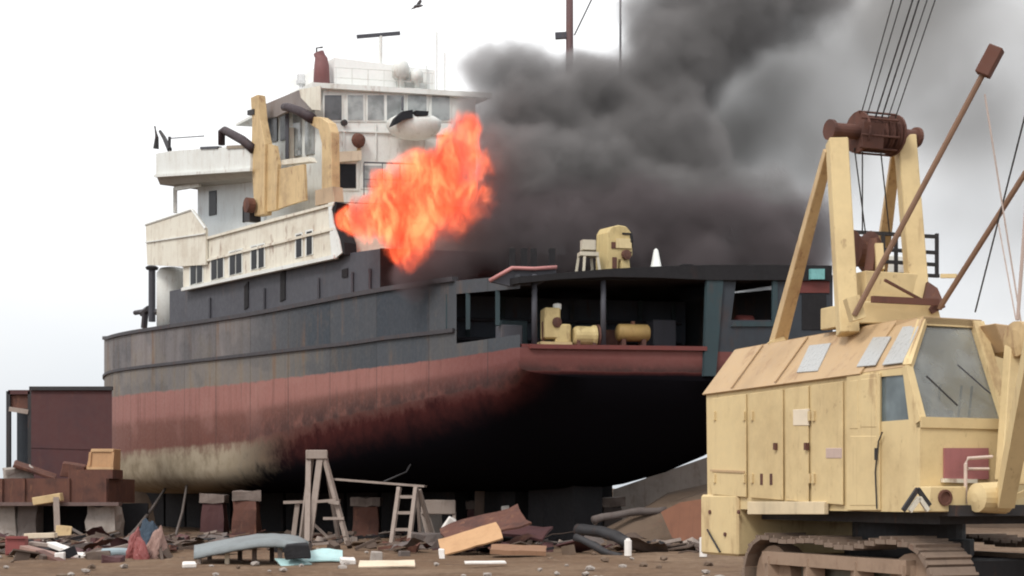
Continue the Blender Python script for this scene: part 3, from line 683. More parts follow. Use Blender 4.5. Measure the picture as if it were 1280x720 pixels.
# rusty cowl ventilator and signal lantern
q = Wpt(402, 106, 0.6)
cv = MB().tube([(q.x, q.y, zroof + .2), (q.x, q.y, ZP(82, q.y)), (q.x - .02, q.y, ZP(74, q.y)), (q.x - .12, q.y - .02, ZP(66, q.y))], 0.34, 10, 0.22)
cv.build('cowl_ventilator', wmat('cowl_red', (0.22, 0.10, 0.10), (0.12, 0.06, 0.06), None, 0.6, 0.4, 0.5), wh, smooth=True)
MB().tube([(q.x - .2, q.y, ZP(78, q.y)), (q.x - .2, q.y, ZP(60, q.y)), (q.x + .05, q.y, ZP(59, q.y))], 0.035, 6).build('cowl_bracket', M['dark_steel'], wh)
q = S(377, 106, 2.2); zq = zroof + 0.15
ln_ = MB().lathe((q.x, q.y, zq), (0, 0, 1), [(0, 0.16), (0.3, 0.16), (0.32, 0.1), (0.85, 0.1), (0.87, 0.22), (1.0, 0.24), (1.02, 0.18), (1.25, 0.2), (1.3, 0.05)], 14)
ln_.build('signal_lantern', wmat('lantern_white', (0.7, 0.71, 0.72), (0.35, 0.36, 0.38), None, 0.4), wh)
# covered rescue boat against the after side of the wheelhouse
wpanel([(432, 258), (604, 262), (604, 299), (420, 299)], -.05, .048, 'scorched_wall', M['soot_shade'], wh)
rb = thing('rescue_boat', 'small white covered boat with dark wraparound windows hanging behind the wheelhouse', 'boat', Wpt(515, 160, -1.0))
def boat():
    g = MB(); c = Wpt(517, 155, -0.95); ax = Tv; n = 18; vs = []
    prof = [(-1.0, .05), (-.92, .32), (-.7, .55), (-.3, .68), (.2, .7), (.6, .62), (.88, .42), (1.0, .06)]
    for a_, r_ in prof:
        for j in range(n):
            th = 2 * math.pi * j / n; zz = math.sin(th) * r_ * (0.55 if math.sin(th) > 0 else .9)
            vs.append(c + ax * a_ + A * (math.cos(th) * r_) + Vector((0, 0, zz)))
    fs = [(i * n + j, i * n + (j + 1) % n, (i + 1) * n + (j + 1) % n, (i + 1) * n + j) for i in range(len(prof) - 1) for j in range(n)]
    g.add(vs, fs + [tuple(range(n))[::-1], tuple((len(prof) - 1) * n + j for j in range(n))]).build('boat_hull', M['ship_white'], rb, smooth=True)
    g = MB(); vs = []
    tp_ = [Wpt(490, 158, -1.72), Wpt(495, 147, -1.68), Wpt(504, 139, -1.60), Wpt(516, 137, -1.58), Wpt(516, 147, -1.68), Wpt(506, 149, -1.70), Wpt(498, 154, -1.73)]
    g.prism(tp_, A * .25).build('canopy_window', M['dark_glass'], rb)
    g = MB(); g.prism([Wpt(520, 138, -1.58), Wpt(536, 139, -1.56), Wpt(535, 144, -1.6), Wpt(520, 144, -1.65)], A * .25).build('canopy_window', M['dark_glass'], rb)
    MB().tube([Wpt(503, 137, -1), Wpt(503, 122, -.4)], 0.04, 6).build('lifting_hook', M['ship_grey'], rb)
boat()

# ---- yellow lifeboat davits with dark arms
def davit(base_pts, arm_pts, inset, plate=None):
    d = panel(base_pts, inset, 0.35, 'davit', M['davit_yellow'], ship, bevel=0.02)
    MB().tube([S(px, py, inset - 0.05) for px, py in arm_pts], 0.2, 10, 0.15).build('davit_arm', wmat('davit_arm_dark', (0.045, 0.03, 0.035), None, RUST, 0.6), d, smooth=True)
    if plate: panel(plate, inset + 0.12, 0.16, 'davit_plate', M['davit_yellow'], d)
    return d
d1 = davit([(313, 122), (322, 118), (325, 150), (331, 180), (330, 268), (318, 270), (314, 195), (315, 150)], [(316, 186), (303, 175), (281, 163), (277, 165), (277, 181)], 0.1,
      plate=[(329, 178), (343, 182), (347, 205), (345, 262), (329, 266)])
panel([(309, 138), (317, 136), (317, 143), (309, 144)], 0.05, 0.15, 'davit_lug', M['dark_steel'], d1)
panel([(345, 212), (380, 205), (382, 250), (362, 256), (345, 262)], 0.3, 0.1, 'davit_plate', M['davit_yellow'], d1)
MB().lathe(S(316, 257, 0.0), -Bv, [(0, 0.3), (0.3, 0.3), (0.32, 0.1)], 14).build('davit_winch', M['rust_brown'], d1)
panel([(305, 264), (312, 262), (312, 276), (305, 277)], 0.0, 0.5, 'davit_winch_box', M['dark_steel'], d1)
d2 = davit([(386, 146), (400, 146), (410, 153), (414, 165), (415, 252), (402, 255), (402, 180), (398, 162), (388, 156)], [(390, 148), (374, 139), (360, 134), (355, 134)], 0.1)
panel([(352, 200), (366, 198), (384, 196), (388, 202), (352, 206)], 0.4, 0.3, 'davit_foot', M['ship_cream'], d1)
panel([(394, 238), (416, 233), (418, 252), (394, 257)], 0.0, 0.4, 'davit_base', wmat('davit_rust', (0.45, 0.33, 0.22), None, RUST_P, 0.7), d2)

# ---- foremast gear on the bow seen over the rail
q = S(190, 336, 0.8)
MB().tube([(q.x, q.y, ZP(402, q.y)), (q.x, q.y, ZP(336, q.y))], 0.17, 10).build('mooring_post', M['ship_grey'], ship)
MB().lathe((q.x, q.y, ZP(337, q.y)), (0, 0, 1), [(0, 0.28), (0.1, 0.32), (0.18, 0.2)], 12).build('post_cap', M['dark_steel'], ship)
for k_, (x0, y0, x1, y1, w_) in enumerate(((178, 392, 186, 386, .3), (182, 388, 180, 410, .28), (196, 390, 210, 390, .28), (199, 390, 199, 408, .2), (208, 389, 208, 405, .2), (169, 391, 181, 389, .2))):
    MB().tube([S(x0, y0, 0.9), S(x1, y1, 0.9)], w_ / 2 + 0.02, 8).build('windlass_frame', M['rail_dark'], ship)

# ---- masts rising behind the smoke
def mast(px, D, y0, y1, r, name, mat):
    a_, b2 = P(px, y0, D), P(px, y1, D); a_.x = b2.x
    return MB().tube([a_, b2], r, 10, r * 0.85).build(name, mat, ship, smooth=True)
m1 = mast(712, 55.5, 345, -60, 0.16, 'mast', wmat('mast_red', (0.11, 0.06, 0.06), None, RUST, 0.6))
MB().beam(P(694, 45, 55.5), P(712, 44, 55.5), 0.16, 0.24).build('mast_light', M['ship_grey'], m1)
mast(775.5, 56, 345, -40, 0.05, 'aerial_mast', M['ship_grey'])
MB().tube([P(744, -10, 55.5), P(718, 44, 55.5)], 0.03, 6).build('stay_wire', M['cable'], m1)

# ---- gear on the after deck
def dz(px, back): 
    q = Tpt(px, 0, back); return interp(RAIL, max(0, back)) - 0.1 + .2
w_ = Tpt(768, 330, 1.2); zd = dz(768, 1.2) - .1
win = MB()
c = Vector((w_.x, w_.y, zd)); ztp = ZP(283, w_.y)
hgt = ztp - zd
def rel(a_, b2, z): return c + Tv * a_ + A * b2 + Vector((0, 0, z))
win.prism([rel(-.43, -.3, 0), rel(-.40, -.3, hgt * .85), rel(-.30, -.3, hgt * .96), rel(-.05, -.3, hgt), rel(.2, -.3, hgt * .98), rel(.38, -.3, hgt * .85), rel(.40, -.3, hgt * .45), rel(.30, -.3, hgt * .40), rel(.36, -.3, 0), rel(.05, -.3, 0), rel(.03, -.3, hgt * .35), rel(-.05, -.3, hgt * .35), rel(-.08, -.3, 0)], A * 0.6)
wo = win.build('deck_winch', M['machine_yellow'], ship, bevel=0.03)
MB().box(rel(.08, -.33, hgt * .66), (.5, .05, .3), math.atan2(Tv.y, Tv.x)).build('winch_cover', wmat('winch_cover', (0.62, 0.5, 0.28), None, RUST, .5), wo)
MB().lathe(rel(.42, 0, hgt * .72), Tv, [(0, .34), (.08, .36), (.1, .2), (.14, .1)], 14).build('winch_drum', M['soot_shade'], wo)
MB().lathe(rel(.15, -.3, hgt * .45), -A, [(0, .16), (.1, .16), (.12, .06)], 12).build('winch_motor', M['rust_brown'], wo)
for (x_, z_, w_, h_) in ((-.22, .62, .16, .2), (-.2, .30, .14, .34), (.2, .84, .3, .06), (.2, .5, .3, .05)):
    MB().box(rel(x_, -.31, hgt * z_), (w_, .03, h_), math.atan2(Tv.y, Tv.x)).build('winch_dark_panel', M['rust_brown'] if h_ > .1 else M['soot_shade'], wo)  # flat dark panels, recess shade put into their colour
w2 = Tpt(735, 330, .8); c = Vector((w2.x, w2.y, dz(735, .8) - .1)); ht = ZP(300, w2.y) - c.z
st = MB(); st.box(c + Vector((0, 0, ht * .62)), (.58, .4, .12), .2); st.box(c + Vector((0, 0, ht * .86)), (.42, .3, .3), .2)
for sx in (-1, 1):
    for sy in (-1, 1): st.beam(rel(sx * .2, sy * .15, ht * .6), rel(sx * .28, sy * .2, 0), .08, .08)
st.build('fairlead_stand', wmat('stand_cream', (0.55, 0.5, 0.4), None, RUST_P, .6), ship)
w3 = Tpt(820, 330, .8); MB().lathe((w3.x, w3.y, dz(820, .8) - .1), (0, 0, 1), [(0, .3), (.05, .3), (.06, .24), (.95, .07), (1.0, .02)], 14).build('vent_cone', M['ship_white'], ship, smooth=True)
for px, h_ in ((858, .5), (884, .3), (905, .35), (930, .25)):
    q = Tpt(px, 0, .5); MB().box((q.x, q.y, dz(px, .5) + h_ / 2 - .1), (.35, .3, h_), .3).build('deck_fitting', M['soot_shade'], ship)

# ---- yellow machines standing in the stern gallery
def machine_a():
    q = Tpt(692, 0, 0.75); t = thing('yellow_engine', 'tall stepped yellow engine on the stern platform beside a grey pillar', 'engine', (q.x, q.y, zs))
    z = ZP(385, q.y) - zs
    rz = math.atan2(Tv.y, Tv.x); cc = Vector((q.x, q.y, zs))
    def r(a_, b2, zz): return cc + Tv * a_ + A * b2 + Vector((0, 0, zz))
    MB().box(r(-.1, 0, z * .5 + .1), (.5, .6, z - .25), rz).build('engine_block', M['machine_yellow'], t, bevel=.04)
    MB().box(r(.22, -.05, z * .32), (.5, .5, z * .5), rz).build('gearbox', M['machine_yellow'], t, bevel=.05)
    MB().box(r(0, 0, .06), (1.0, .7, .12), rz).build('bedplate', wmat('bedplate', (.5, .38, .2), None, RUST, .6), t)
    MB().lathe(r(.05, -.1, z - .05), (0, 0, 1), [(0, .13), (.16, .13), (.18, .05)], 12).build('air_filter', M['ship_white'], t)
    MB().lathe(r(-.1, -.31, z * .6), -A, [(0, .16), (.06, .16), (.08, .05)], 12).build('pulley', M['rust_brown'], t)
    MB().tube([r(-.38, -.1, .1), r(-.4, -.1, z * .6), r(-.3, -.1, z * .75)], .04, 6).build('pipe', M['rust_brown'], t)
def machine_b():
    q = Tpt(733, 0, 0.5); t = thing('yellow_drum_winch', 'squat yellow winch drum with a dark end flange on the stern platform', 'winch', (q.x, q.y, zs))
    cc = Vector((q.x, q.y, zs + .32))
    MB().lathe(cc - Tv * .42, Tv, [(0, .22), (.05, .28), (.12, .3), (.55, .3), (.62, .34), (.7, .34), (.72, .3)], 18).build('drum', M['machine_yellow'], t, smooth=False)
    MB().lathe(cc + Tv * .32, Tv, [(0, .36), (.06, .36), (.07, .1), (.16, .1)], 18).build('end_flange', M['rust_brown'], t)
    for s_ in (-.3, .2): MB().box(cc + Tv * s_ - Vector((0, 0, .2)), (.1, .5, .24), .2).build('cradle', M['rust_brown'], t)
def machine_c():
    q = Tpt(791, 0, 0.9); t = thing('yellow_tank', 'ochre horizontal tank lying on saddles at the dark stern opening', 'tank', (q.x, q.y, zs))
    cc = Vector((q.x, q.y, zs + .5))
    MB().lathe(cc - Tv * .56, Tv, [(0, .05), (.04, .2), (.1, .27), (1.02, .27), (1.08, .2), (1.12, .05)], 18).build('tank_shell', wmat('tank_ochre', (.36, .24, .09), None, RUST, .6, scale=2), t, smooth=True)
    for s_ in (-.35, .3): MB().box(cc + Tv * s_ - Vector((0, 0, .36)), (.12, .5, .28), .2).build('saddle', M['rust_brown'], t)
    MB().lathe(cc + Vector((0, 0, .25)), (0, 0, 1), [(0, .07), (.1, .07), (.11, .02)], 10).build('filler_cap', M['rust_brown'], t)
machine_a(); machine_b(); machine_c()
q = Tpt(930, 0, 1.0); q.z = zs
bx = MB().lathe((q.x, q.y, ZP(392, q.y) - .35), Tv, [(-.3, .2), (-.25, .3), (.25, .3), (.3, .2)], 14).build('red_buoy', M['red_paint'], smooth=True)
tag(bx, 'dull red float behind the opening in the dark stern plating', 'float')

# ------------------------------------------------------------------ THE CRANE
FC = R(22); rr = Vector((-math.sin(FC), math.cos(FC), 0)); ll = Vector((math.cos(FC), math.sin(FC), 0))
K = Vector(((1150 - CX) / FPX * 16, 16, 0))
def C3(t, w, z): return K + rr * t + ll * w + Vector((0, 0, z))
def CS(px, py, w=0.0):
    k = (px - CX) / FPX; o = K + ll * w; t = (k * o.y - o.x) / (rr.x - k * rr.y); q = o + rr * t
    return Vector((q.x, q.y, ZP(py, q.y)))
def CF(px, py, t=0.0):
    k = (px - CX) / FPX; o = K + rr * t; s_ = (k * o.y - o.x) / (ll.x - k * ll.y); q = o + ll * s_
    return Vector((q.x, q.y, ZP(py, q.y)))
crane = thing('crawler_crane', 'faded yellow crawler crane with slanted cab, seen beside the ship stern', 'crane', C3(2.2, 1.4, 0))
ZB, ZE, ZT, RB, WH = 1.42, 3.06, 3.67, 4.75, 2.75
CY = M['crane_yellow']
# machinery house: pentagon section with chamfered eaves, extruded along its length
body = MB(); sec = [(0.02, ZB), (0, ZE), (0.5, ZT), (WH - .5, ZT), (WH, ZE), (WH, ZB)]
def sect(t, s=0.0): return [C3(t, w, z) for w, z in sec]
f_, r_ = sect(1.05), sect(RB)
n = 6; body.add(f_ + r_, [tuple(range(n)), tuple(range(2 * n - 1, n - 1, -1))] + [(i, n + i, n + (i + 1) % n, (i + 1) % n) for i in range(n)])
house = body.build('house', CY, crane)
# cab: near-front corner, slanted windscreen, open frame with glass
CW = 1.28
cabp = MB()
TB = 0.55       # how far back the roof starts
pl = [(0.0, 0.0), (0.0, CW), (1.048, CW), (1.048, 0.0)]
zw = 2.42
lowf = [C3(0, 0, ZB), C3(0, CW, ZB), C3(1.048, CW, ZB), C3(1.048, 0, ZB)]
wst = [C3(0.0, 0, zw), C3(0.0, CW, zw), C3(1.048, CW, zw), C3(1.048, 0, zw)]
cabp.add(lowf + wst, [(3, 2, 1, 0), (0, 1, 5, 4), (1, 2, 6, 5), (2, 3, 7, 6), (3, 0, 4, 7), (4, 5, 6, 7)])
cab = cabp.build('cab', CY, crane)
# roof of the cab
cr_ = MB(); cr_.prism([C3(TB - .04, .44, ZT + .004), C3(TB - .04, CW, ZT + .004), C3(1.05, CW, ZT + .004), C3(1.05, .46, ZT + .004)], (0, 0, -0.08))
cr_.prism([C3(TB - .04, .44, ZT + .004), C3(1.05, .5, ZT + .004), C3(1.05, -.004, ZE), C3(.25, -.004, ZE - .0)], (ll * .03 + Vector((0, 0, -.05))))
cr_.build('cab_roof', M['crane_roof'], cab)
def post(a_, b2, w=.08, h_=.08, name='cab_post'): MB().beam(a_, b2, w, h_).build(name, CY, cab)
post(C3(0.03, .04, zw), C3(.27, .03, ZE), .10, .08); post(C3(.27, .04, ZE), C3(TB, .46, ZT - .05), .10, .08)
post(C3(0.03, CW - .04, zw), C3(TB, CW - .05, ZT - .03), .16, .1)
post(C3(TB, .42, ZT - .05), C3(TB, CW, ZT - .05), .08, .09)
post(C3(.02, 0, zw), C3(.02, CW, zw), .08, .12)
# windscreen
ws = MB(); ws.prism([C3(.06, .10, zw + .04), C3(.06, CW - .12, zw + .04), C3(TB - .01, CW - .14, ZT - .09), C3(TB - .01, .5, ZT - .09), C3(.31, .10, ZE + .02)], rr * .012)
ws.build('windscreen', M['cab_glass'], cab)
MB().beam(CF(1158, 470, .1), CF(1197, 507, .02), .012, .016).build('wiper', M['dark_steel'], cab)
MB().beam(CF(1197, 456, .1), CF(1238, 492, .05), .010, .014).build('wiper', M['ship_grey'], cab)
# side wall of the cab with its window and the door
sidew = MB()
def cs(px, py, w): return CS(px, py, w)
sw_out = [C3(.0, 0, zw), C3(.25, 0, ZE), C3(1.05, 0, ZE), C3(1.05, 0, zw)]
wz0, wz1 = 2.43, 3.0
wt0, wt1 = .24, .82
wp = [C3(.20, 0, wz0 + .03), C3(.30, 0, wz1 - .03), C3(.72, 0, wz1 - .02), C3(.72, 0, wz0 + .03)]
sidew.add(sw_out + wp + [p + ll * .04 for p in sw_out] + [p + ll * .04 for p in wp],
          [(i, (i + 1) % 4, 4 + (i + 1) % 4, 4 + i) for i in range(4)] + [(8 + i, 12 + i, 12 + (i + 1) % 4, 8 + (i + 1) % 4) for i in range(4)] + [(4 + i, 4 + (i + 1) % 4, 12 + (i + 1) % 4, 12 + i) for i in range(4)])
sidew.build('cab_side', CY, cab)
MB().prism([p + ll * .02 for p in wp], ll * .01).build('side_window', M['slate_glass'], cab)
# seat and levers dimly seen through the glass
MB().box(C3(.75, .65, zw + .12), (.45, .45, .12), FC).box(C3(.95, .65, zw + .45), (.42, .1, .6), FC).build('operator_seat', M['dark_steel'], cab)
for w in (.35, .5, .8, .95): MB().tube([C3(.35, w, zw), C3(.28, w, zw + .45)], .015, 6).build('lever', M['dark_steel'], cab)
def cpanel(name, x0, y0, x1, y1, mat=CY, th=.03, bevel=.006, skew=0, parent=house, label=None):
    return MB().prism([CS(x0, y0, -th), CS(x1, y0 + skew, -th), CS(x1, y1, -th), CS(x0, y1, -th)], ll * (th - .002)).build(name, mat, parent, bevel=bevel, label=label)
door = cpanel('cab_door', 1058, 470, 1099, 638, skew=-4)
cpanel('door_panel', 1062, 476, 1072, 536, th=.036, skew=-1, parent=door); cpanel('door_panel', 1076, 474, 1095, 534, th=.036, skew=-2, parent=door)
cpanel('door_panel', 1062, 545, 1095, 632, th=.036, parent=door)
MB().tube([CS(1095, 560, -.06), CS(1095, 575, -.06)], .02, 6).build('door_handle', M['dark_steel'], door)
MB().tube([CS(1103, 540, -.045), CS(1098, 552, -.05), CS(1094, 590, -.05), CS(1096, 636, -.045)], .009, 6).build('door_cable', M['dark_steel'], door)
for i, (x0, x1) in enumerate(((890, 932), (937, 978), (982, 1010), (1014, 1053))):
    dy = lambda x: 490 - (x - 890) * .133
    hp = MB().prism([CS(x0, dy(x0) + 8, -.025), CS(x1, dy(x1) + 8, -.025), CS(x1, 618 + (x1 - 885) * .08, -.025), CS(x0, 618 + (x0 - 885) * .08, -.025)], ll * .024).build('house_panel', CY, house, bevel=.008)
    if i in (1, 2): MB().box(CS((x0 + x1) / 2 + 12, 558, -.04), (.05, .05, .09), FC).build('panel_latch', M['rust_brown'], hp)
for px in (893, 930, 940, 1012, 1017):
    for py in (520, 598): MB().box(CS(px, py, -.035), (.03, .05, .12), FC).build('hinge', CY, house)
MB().beam(CS(888, 588, -.03), CS(931, 590, -.03), .02, .03).build('panel_seam', M['crane_roof'], house)
cpanel('white_plate', 991, 512, 1010, 532, wmat('plate_white', (.72, .62, .48), None, None, .5), th=.034, skew=-1)
cpanel('lilac_patch', 1032, 560, 1052, 573, wmat('patch_lilac', (.50, .38, .33), None, None, .6), th=.031)
cpanel('skirt_rail', 934, 627, 1030, 643, wmat('skirt_pale', (.66, .54, .36), None, RUST_P, .5), th=.07)
for px in (950, 962): cpanel('latch_slot', px, 592, px + 3, 606, M['rust_brown'], th=.032, bevel=0)
# roof overlay, rusty; skylights on the chamfer
def ch(px, py):        # point on the chamfer plane
    o = C3(0, 0, ZE); nrm = (ll * -(ZT - ZE) + Vector((0, 0, .5))).normalized()
    d = Vector(((px - CX) / FPX, 1, (HY - py) / FPX)); cpos = Vector((0, 0, CAMZ))
    return cpos + d * ((o - cpos).dot(nrm) / d.dot(nrm)), nrm
def chpanel(name, quad, mat, lift, th=.02, parent=house):
    pts = []; nn = None
    for px, py in quad:
        p, nn = ch(px, py); pts.append(p + nn * lift)
    return MB().prism(pts, nn * th).build(name, mat, parent, bevel=.004)
ov = MB(); nn = ch(1000, 450)[1]
ov.prism([C3(1.06, -.03, ZE - .03) , C3(RB + .04, -.03, ZE - .03), C3(RB + .04, .5, ZT + .01), C3(1.06, .5, ZT + .01)], nn * .02)
ov.prism([C3(1.06, .5, ZT + .012), C3(RB + .04, .5, ZT + .012), C3(RB + .04, WH - .5, ZT + .012), C3(1.06, WH - .5, ZT + .012)], (0, 0, .02))
ov.build('house_roof', M['crane_roof'], house)
for q in ([(1014, 434), (1041, 431), (1024, 466), (998, 468)], [(1094, 424), (1116, 423), (1096, 459), (1073, 461)], [(1131, 411), (1152, 409), (1130, 456), (1105, 459)]):
    chpanel('skylight', q, M['skylight'], .022 if q[0][0] > 1050 else .022, .018)
for tt in (2.9, 4.0):
    MB().beam(C3(tt, -.02, ZE + .0) + nn * .03, C3(tt, .48, ZT) + nn * .03, .03, .015, up=nn).build('roof_seam', M['crane_roof'], house)
# counterweight and underframe
cwt = MB().prism([C3(3.86, -.03, .78), C3(RB + .12, -.03, .78), C3(RB + .12, -.03, 1.62), C3(3.86, -.03, 1.62)], ll * WH).build('counterweight', CY, crane, bevel=.03)
for px, py in ((888, 640), (924, 640), (907, 668)): MB().lathe(CS(px, py, -.028), -ll, [(0, .03), (.02, .03), (.021, .01)], 10).build('bolt', M['rust_brown'], cwt)
MB().tube([CS(884, 662, -.06), CS(900, 690, -.06)], .015, 6).build('chain', M['dark_steel'], cwt)
MB().block([tuple(C3(.1, .35, 0)[:2]), tuple(C3(.1, WH - .3, 0)[:2]), tuple(C3(3.85, WH - .3, 0)[:2]), tuple(C3(3.85, .35, 0)[:2])], 1.28, ZB - .004).build('underframe', M['dark_steel'], crane)
MB().lathe(C3(2.0, WH / 2, .85), (0, 0, 1), [(0, .8), (.2, .8), (.21, .7), (.425, .7)], 28).build('slewing_ring', M['dark_steel'], crane)
# crawler tracks
def track(w0, wid=.62, tf=-.35, tr=3.55):
    zc, rad = .54, .52; path = []; L = tr - tf - 2 * rad
    def pt(s):
        per = 2 * L + 2 * math.pi * rad; s %= per
        if s < L:
            sag = -.05 * math.sin(math.pi * s / L) ** 2 + .03 * math.sin(4 * math.pi * s / L)
            return (tf + rad + s, zc + rad + sag, 0)
        s -= L
        if s < math.pi * rad: a_ = s / rad; return (tr - rad + math.sin(a_) * rad, zc + math.cos(a_) * rad, a_)
        s -= math.pi * rad
        if s < L: return (tr - rad - s, zc - rad, math.pi)
        s -= L; a_ = s / rad; return (tf + rad - math.sin(a_) * rad, zc - math.cos(a_) * rad, math.pi + a_)
    per = 2 * L + 2 * math.pi * rad; N = 44; g = MB()
    for i in range(N):
        t_, z, a_ = pt(i * per / N); c = C3(t_, w0 + wid / 2, z)
        dirv = rr * math.cos(a_) + Vector((0, 0, -math.sin(a_))); nrm = rr * math.sin(a_) + Vector((0, 0, math.cos(a_)))
        hl = per / N * .52
        for (l0, l1, h0, h1) in ((-hl, hl * .75, -.03, .025), (-hl * .3, 0, .02, .06)):
            vs = [c + dirv * x + ll * y + nrm * z_ for z_ in (h0, h1) for x, y in ((l0, -wid / 2), (l1, -wid / 2), (l1, wid / 2), (l0, wid / 2))]
            g.add(vs, [(3, 2, 1, 0), (4, 5, 6, 7), (0, 1, 5, 4), (1, 2, 6, 5), (2, 3, 7, 6), (3, 0, 4, 7)])
    tk = g.build('crawler_track', M['track_steel'], crane)
    fr = MB(); ins = .14
    # side frame with windows: rails and uprights
    def bar(t0, z0, t1, z1, hgt, dep=.2): fr.beam(C3(t0, w0 + ins, z0), C3(t1, w0 + ins, z1), dep, hgt, up=(0, 0, 1))
    bar(tf + .45, .80, tr - .45, .80, .16, .26); bar(tf + .45, .24, tr - .45, .24, .16, .26)
    for t_ in (tf + .55, tf + 1.45, tf + 2.45, tr - .55): fr.beam(C3(t_, w0 + ins, .2), C3(t_, w0 + ins, .82), .22, .24)
    fr.build('track_frame', M['track_dirt'], tk)
    MB().prism([C3(tf + .5, w0 + ins + .16, .2), C3(tr - .5, w0 + ins + .16, .2), C3(tr - .5, w0 + ins + .16, .84), C3(tf + .5, w0 + ins + .16, .84)], ll * .05).build('frame_web', wmat('web_greygreen', (.20, .20, .165), (.1, .09, .07), RUST, .8, scale=3), tk)
    for t_ in (tf + rad, tr - rad):
        MB().lathe(C3(t_, w0 + .12, zc), ll, [(0, .1), (.02, .42), (.3, .42), (.36, .1)], 20).build('sprocket', M['track_dirt'], tk)
    for k in range(6): MB().lathe(C3(tf + .75 + k * .52, w0 + .08, .14), ll, [(0, .05), (.01, .12), (.3, .12), (.32, .05)], 14).build('roller', M['track_steel'], tk)
    return tk
track(-.12); track(2.3)
MB().box(C3(1.9, 1.4, .62), (1.9, 2.6, .42), FC).build('carbody', M['dark_steel'], crane)
# front gear below the windscreen
cpf = MB().prism([CF(1181, 560, -.03), CF(1236, 560, -.03), CF(1236, 599, -.03), CF(1181, 599, -.03)], rr * .028).build('red_plate', M['pink_sign'], cab)
cpf2 = MB().prism([CF(1180, 598, -.06), CF(1222, 599, -.06), CF(1222, 604, -.06), CF(1180, 603, -.06)], rr * .058).build('white_step', M['ship_cream'], cab)
MB().tube([CF(1207, 630, -.25), CF(1207, 580, -.25), CF(1210, 573, -.25), CF(1240, 571, -.25)], .02, 8).tube([CF(1210, 586, -.25), CF(1236, 586, -.25)], .016, 8).build('access_rail', wmat('rail_pinkwhite', (.6, .48, .42), None, RUST_P, .6), cab)
bk = MB(); n = 14
bk.prism([CF(1163, 608, -.3), CF(1208, 608, -.3), CF(1208, 640, -.3), CF(1160, 640, -.3)], rr * .29).build('front_bracket', CY, cab, bevel=.01)
MB().lathe(CF(1181, 622, -.305), -rr, [(-.02, .09), (.02, .09), (.021, .065), (-.0, .06)], 18).build('bracket_eye', M['rust_brown'], cab)
for (x0, y0, xa, ya, x1, y1, nm, mt) in ((1129, 638, 1147, 611, 1162, 632, 'chevron_step', 'dark_steel'), (1137, 639, 1149, 622, 1160, 638, 'chevron_step', 'ship_cream')):
    MB().beam(CF(x0, y0, -.34), CF(xa, ya, -.34), .03, .05).beam(CF(xa, ya, -.34), CF(x1, y1, -.34), .03, .05).build(nm, M[mt], cab)
MB().lathe(CF(1218, 622, -.5), ll, [(0, .05), (.03, .16), (.4, .18), (.43, .05)], 18).build('boom_pivot', CY, crane, smooth=False)
MB().box(C3(-.15, 1.55, ZB + .02), (.55, 2.8, .12), FC - math.pi / 2).build('front_beam', M['dark_steel'], crane)
# lattice boom foot, leaving the frame upward to the right
def bq(px, py, D): return P(px, py, D)
bm_ = MB(); b0, b1 = bq(1256, 628, 15.6), bq(1318, 300, 13.6)
b2_, b3_ = b0 + ll * 1.0, b1 + ll * 1.0
bm_.beam(b0, b1, .17, .2); bm_.beam(b2_, b3_, .17, .2)
for i in range(6):
    f0_, f1_ = i / 6, (i + 1) / 6
    bm_.beam(b0.lerp(b1, f0_), b2_.lerp(b3_, f1_), .06, .06)
boom = bm_.build('boom', CY, crane)
bb = MB(); bb.prism([CF(1268, 606, -.4), CF(1252, 600, -.4), CF(1264, 430, -.2), CF(1300, 430, -.2), CF(1300, 606, -.4)], rr * .12).build('boom_foot_plate', CY, boom, bevel=.01)
MB().lathe(CF(1276, 424, -.25), ll, [(-.1, .1), (-.08, .2), (.3, .2), (.32, .1)], 18).build('boom_hinge', M['davit_yellow'], boom)
wg = MB().prism([CF(1244, 404, .2), CF(1290, 410, .2), CF(1290, 450, .2), CF(1258, 440, .2)], rr * .3).build('boom_cowl', M['crane_roof'], crane, bevel=.01)
# A-frame gantry
gn = MB().beam(P(1060, 418, 17.8), P(1046, 176, 18.2), .24, .24).build('gantry_leg', CY, crane, bevel=.012)
gn2 = MB().beam(P(1148, 384, 18.4), P(1131, 172, 18.7), .24, .24).build('gantry_leg', CY, crane, bevel=.012)
for a_, b2 in (((972, 430, 19.9), (1036, 188, 18.3)), ((1092, 404, 20.6), (1120, 190, 18.9))):
    MB().beam(P(*a_), P(*b2), .20, .16, w1=.12, h1=.1).build('gantry_strut', wmat('strut_rusty', (.55, .40, .22), (.30, .17, .09), RUST_P, .6, .5, .5, .7, 3), crane, bevel=.008)
MB().beam(P(966, 424, 19.9), P(978, 440, 19.9), .3, .22).build('strut_foot', CY, crane)
MB().beam(P(1072, 400, 17.4), P(1064, 372, 17.4), .2, .16).build('stop_bracket', CY, crane)
ax0, ax1 = P(1036, 162, 18.2), P(1147, 172, 18.75)
axd = (ax1 - ax0); L_ = axd.length
sh = MB().lathe(ax0, axd, [(0, .09), (.0, .13), (.05, .13), (.06, .095), (L_ - .06, .095), (L_ - .05, .13), (L_, .13)], 16).build('gantry_axle', M['rust_brown'], crane)
for i, f_ in enumerate((.36, .44, .52, .60, .68)):
    MB().lathe(ax0.lerp(ax1, f_) + Vector((0, -.02, -.02)), axd, [(-.03, .1), (-.03, .225), (-.012, .19), (.012, .19), (.03, .225), (.03, .1)], 22).build('sheave', M['rust_brown'], crane)
cg = MB()
for f_ in (.32, .72):
    cg.lathe(ax0.lerp(ax1, f_), axd, [(-.015, .235), (-.015, .262), (.015, .262), (.015, .235)], 22)
for th in (200, 240, 290, 330, 20, 70, 110, 150):
    ofs = Vector((0, math.cos(R(th)) * .258, math.sin(R(th)) * .258)); cg.tube([ax0.lerp(ax1, .31) + ofs, ax0.lerp(ax1, .73) + ofs], .014, 6)
